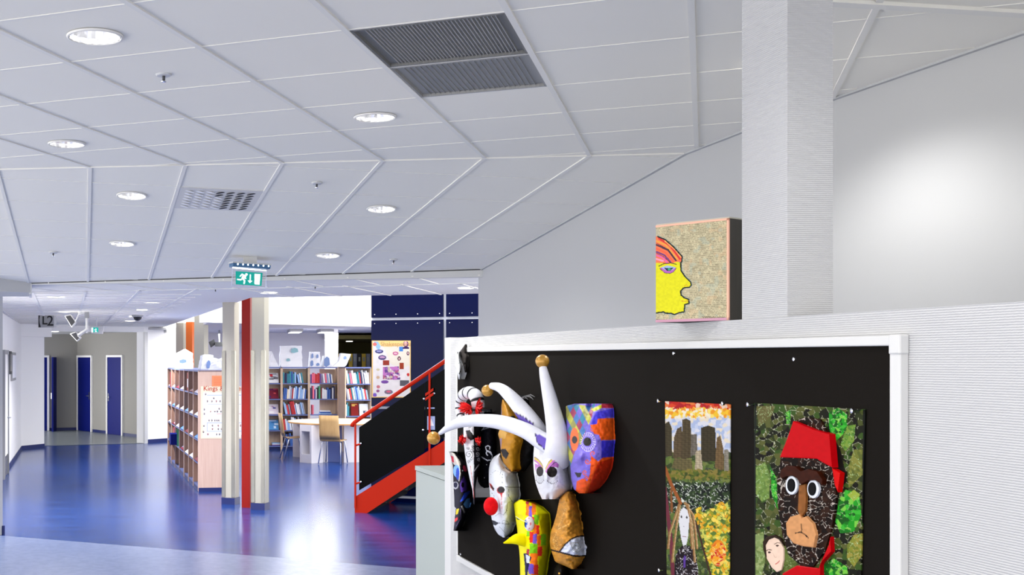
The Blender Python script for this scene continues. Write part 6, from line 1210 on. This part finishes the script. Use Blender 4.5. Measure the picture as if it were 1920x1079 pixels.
# flood lights on a ceiling rod
Y_ = 18.6; g_ = lambda x, y: on_y(x, y, 18.6); t = thing('spotlight_rail', 'white ceiling rod carrying two adjustable flood lights', 'spotlight', tuple(g_(163, 552)))
mb = MB(); c = g_(163, 556); mb.tube([(c.x, c.y, LZ), g_(163, 625)], .02, 10); obj('rod', mb, 'trimwhite', t); mb = MB(); mb.box((c.x, c.y, LZ-.05), .07, .07, .1); obj('ceiling_mount', mb, 'grey', t)
for arm, hd, lab in (((g_(172, 577), g_(148, 589)), [(123, 594), (132, 592), (141, 604), (134, 612)], 1), ((g_(166, 617), g_(146, 630)), [(133, 627), (142, 624), (150, 633), (144, 639)], 2)):
    mb = MB(); mb.tube([arm[0], arm[1]], .028, 8); ar = obj('arm', mb, 'trimwhite', t)
    mb = MB(); mb.tube([arm[1], g_(*hd[2])], .012, 6); obj('joint', mb, 'trimwhite', t)
    q = [g_(*h_) for h_ in hd]; mb = MB(); mb.prism([p+(p-sum(q, Vector())/4)*.25 for p in q], (0, .12, 0)); hh_ = obj('lamp_head', mb, 'trimwhite', t, bevel=.01)
    mb = MB(); mb.prism([p-Vector((0, .004, 0)) for p in q], (0, .003, 0)); obj('lamp_glass', mb, 'darkgrey', hh_); l_ = spot(sum(q, Vector())/4+Vector((-.25, -.08, -.3)), 16, 140, rot=(0, -1.9 if lab == 1 else -1.2, 0), rad=.1)
# dome camera, framed pictures, sensor
p = on_z(258, 590.5, LZ); t = thing('dome_camera', 'small dark dome camera under the low hall ceiling', 'camera', tuple(p)); mb = MB(); mb.lathe(p, [(.1, 0), (.1, -.03), (.08, -.04)], 20); obj('base', mb, 'grey', t); mb = MB(); mb.lathe(p, [(.075, -.04), (.06, -.08), (.03, -.1), (0, -.105)], 20); obj('dome', mb, 'black', t, smooth=True)
wnn = v3(Vector((wdir.y, -wdir.x)))
for k, (x0, x1, yt, yb) in enumerate(((15.2, 18.8, 659, 701.5), (19.6, 26.5, 661, 713))):
    a, b = Vector(on_line(x0, wa, wdir)), Vector(on_line(x1, wa, wdir)); z = lambda y, Yq: EYE+(PY-y)/FP*Yq
    t = thing('framed_picture', ['narrow dark framed picture on the left hall wall', 'pale framed picture farther along the left hall wall'][k], 'picture', (a.x, a.y, z(yb, a.y)), 'framed pictures on the hall wall')
    zt, z_b = z(yt, a.y), z(yb, b.y); mb = MB(); mb.prism([v3(a, z_b), v3(b, z_b), v3(b, zt), v3(a, zt)], wnn*.035); obj('frame', mb, 'black' if k == 0 else 'grey', t)
    u_ = v3((b-a).normalized())*.05; mb = MB(); mb.prism([v3(a, z_b+.05)+u_+wnn*.036, v3(b, z_b+.05)-u_+wnn*.036, v3(b, zt-.05)-u_+wnn*.036, v3(a, zt-.05)+u_+wnn*.036], wnn*.002); obj('print', mb, 'alcove' if k == 0 else 'paperwhite', t)
p = Vector(on_line(310.5, wd0, wdd)); mb = MB(); mb.box(v3(p, EYE+(PY-620)/FP*p.y)+Vector((0, -.03, 0)), .07, .05, .11); o = obj('wall_sensor', mb, 'trimwhite', label='small white motion sensor high on the white far wall', cat='sensor', bevel=.008); mb = MB(); mb.box(v3(p, EYE+(PY-620)/FP*p.y-.01)+Vector((0, -.056, 0)), .045, .004, .05); obj('lens', mb, 'grey', o)
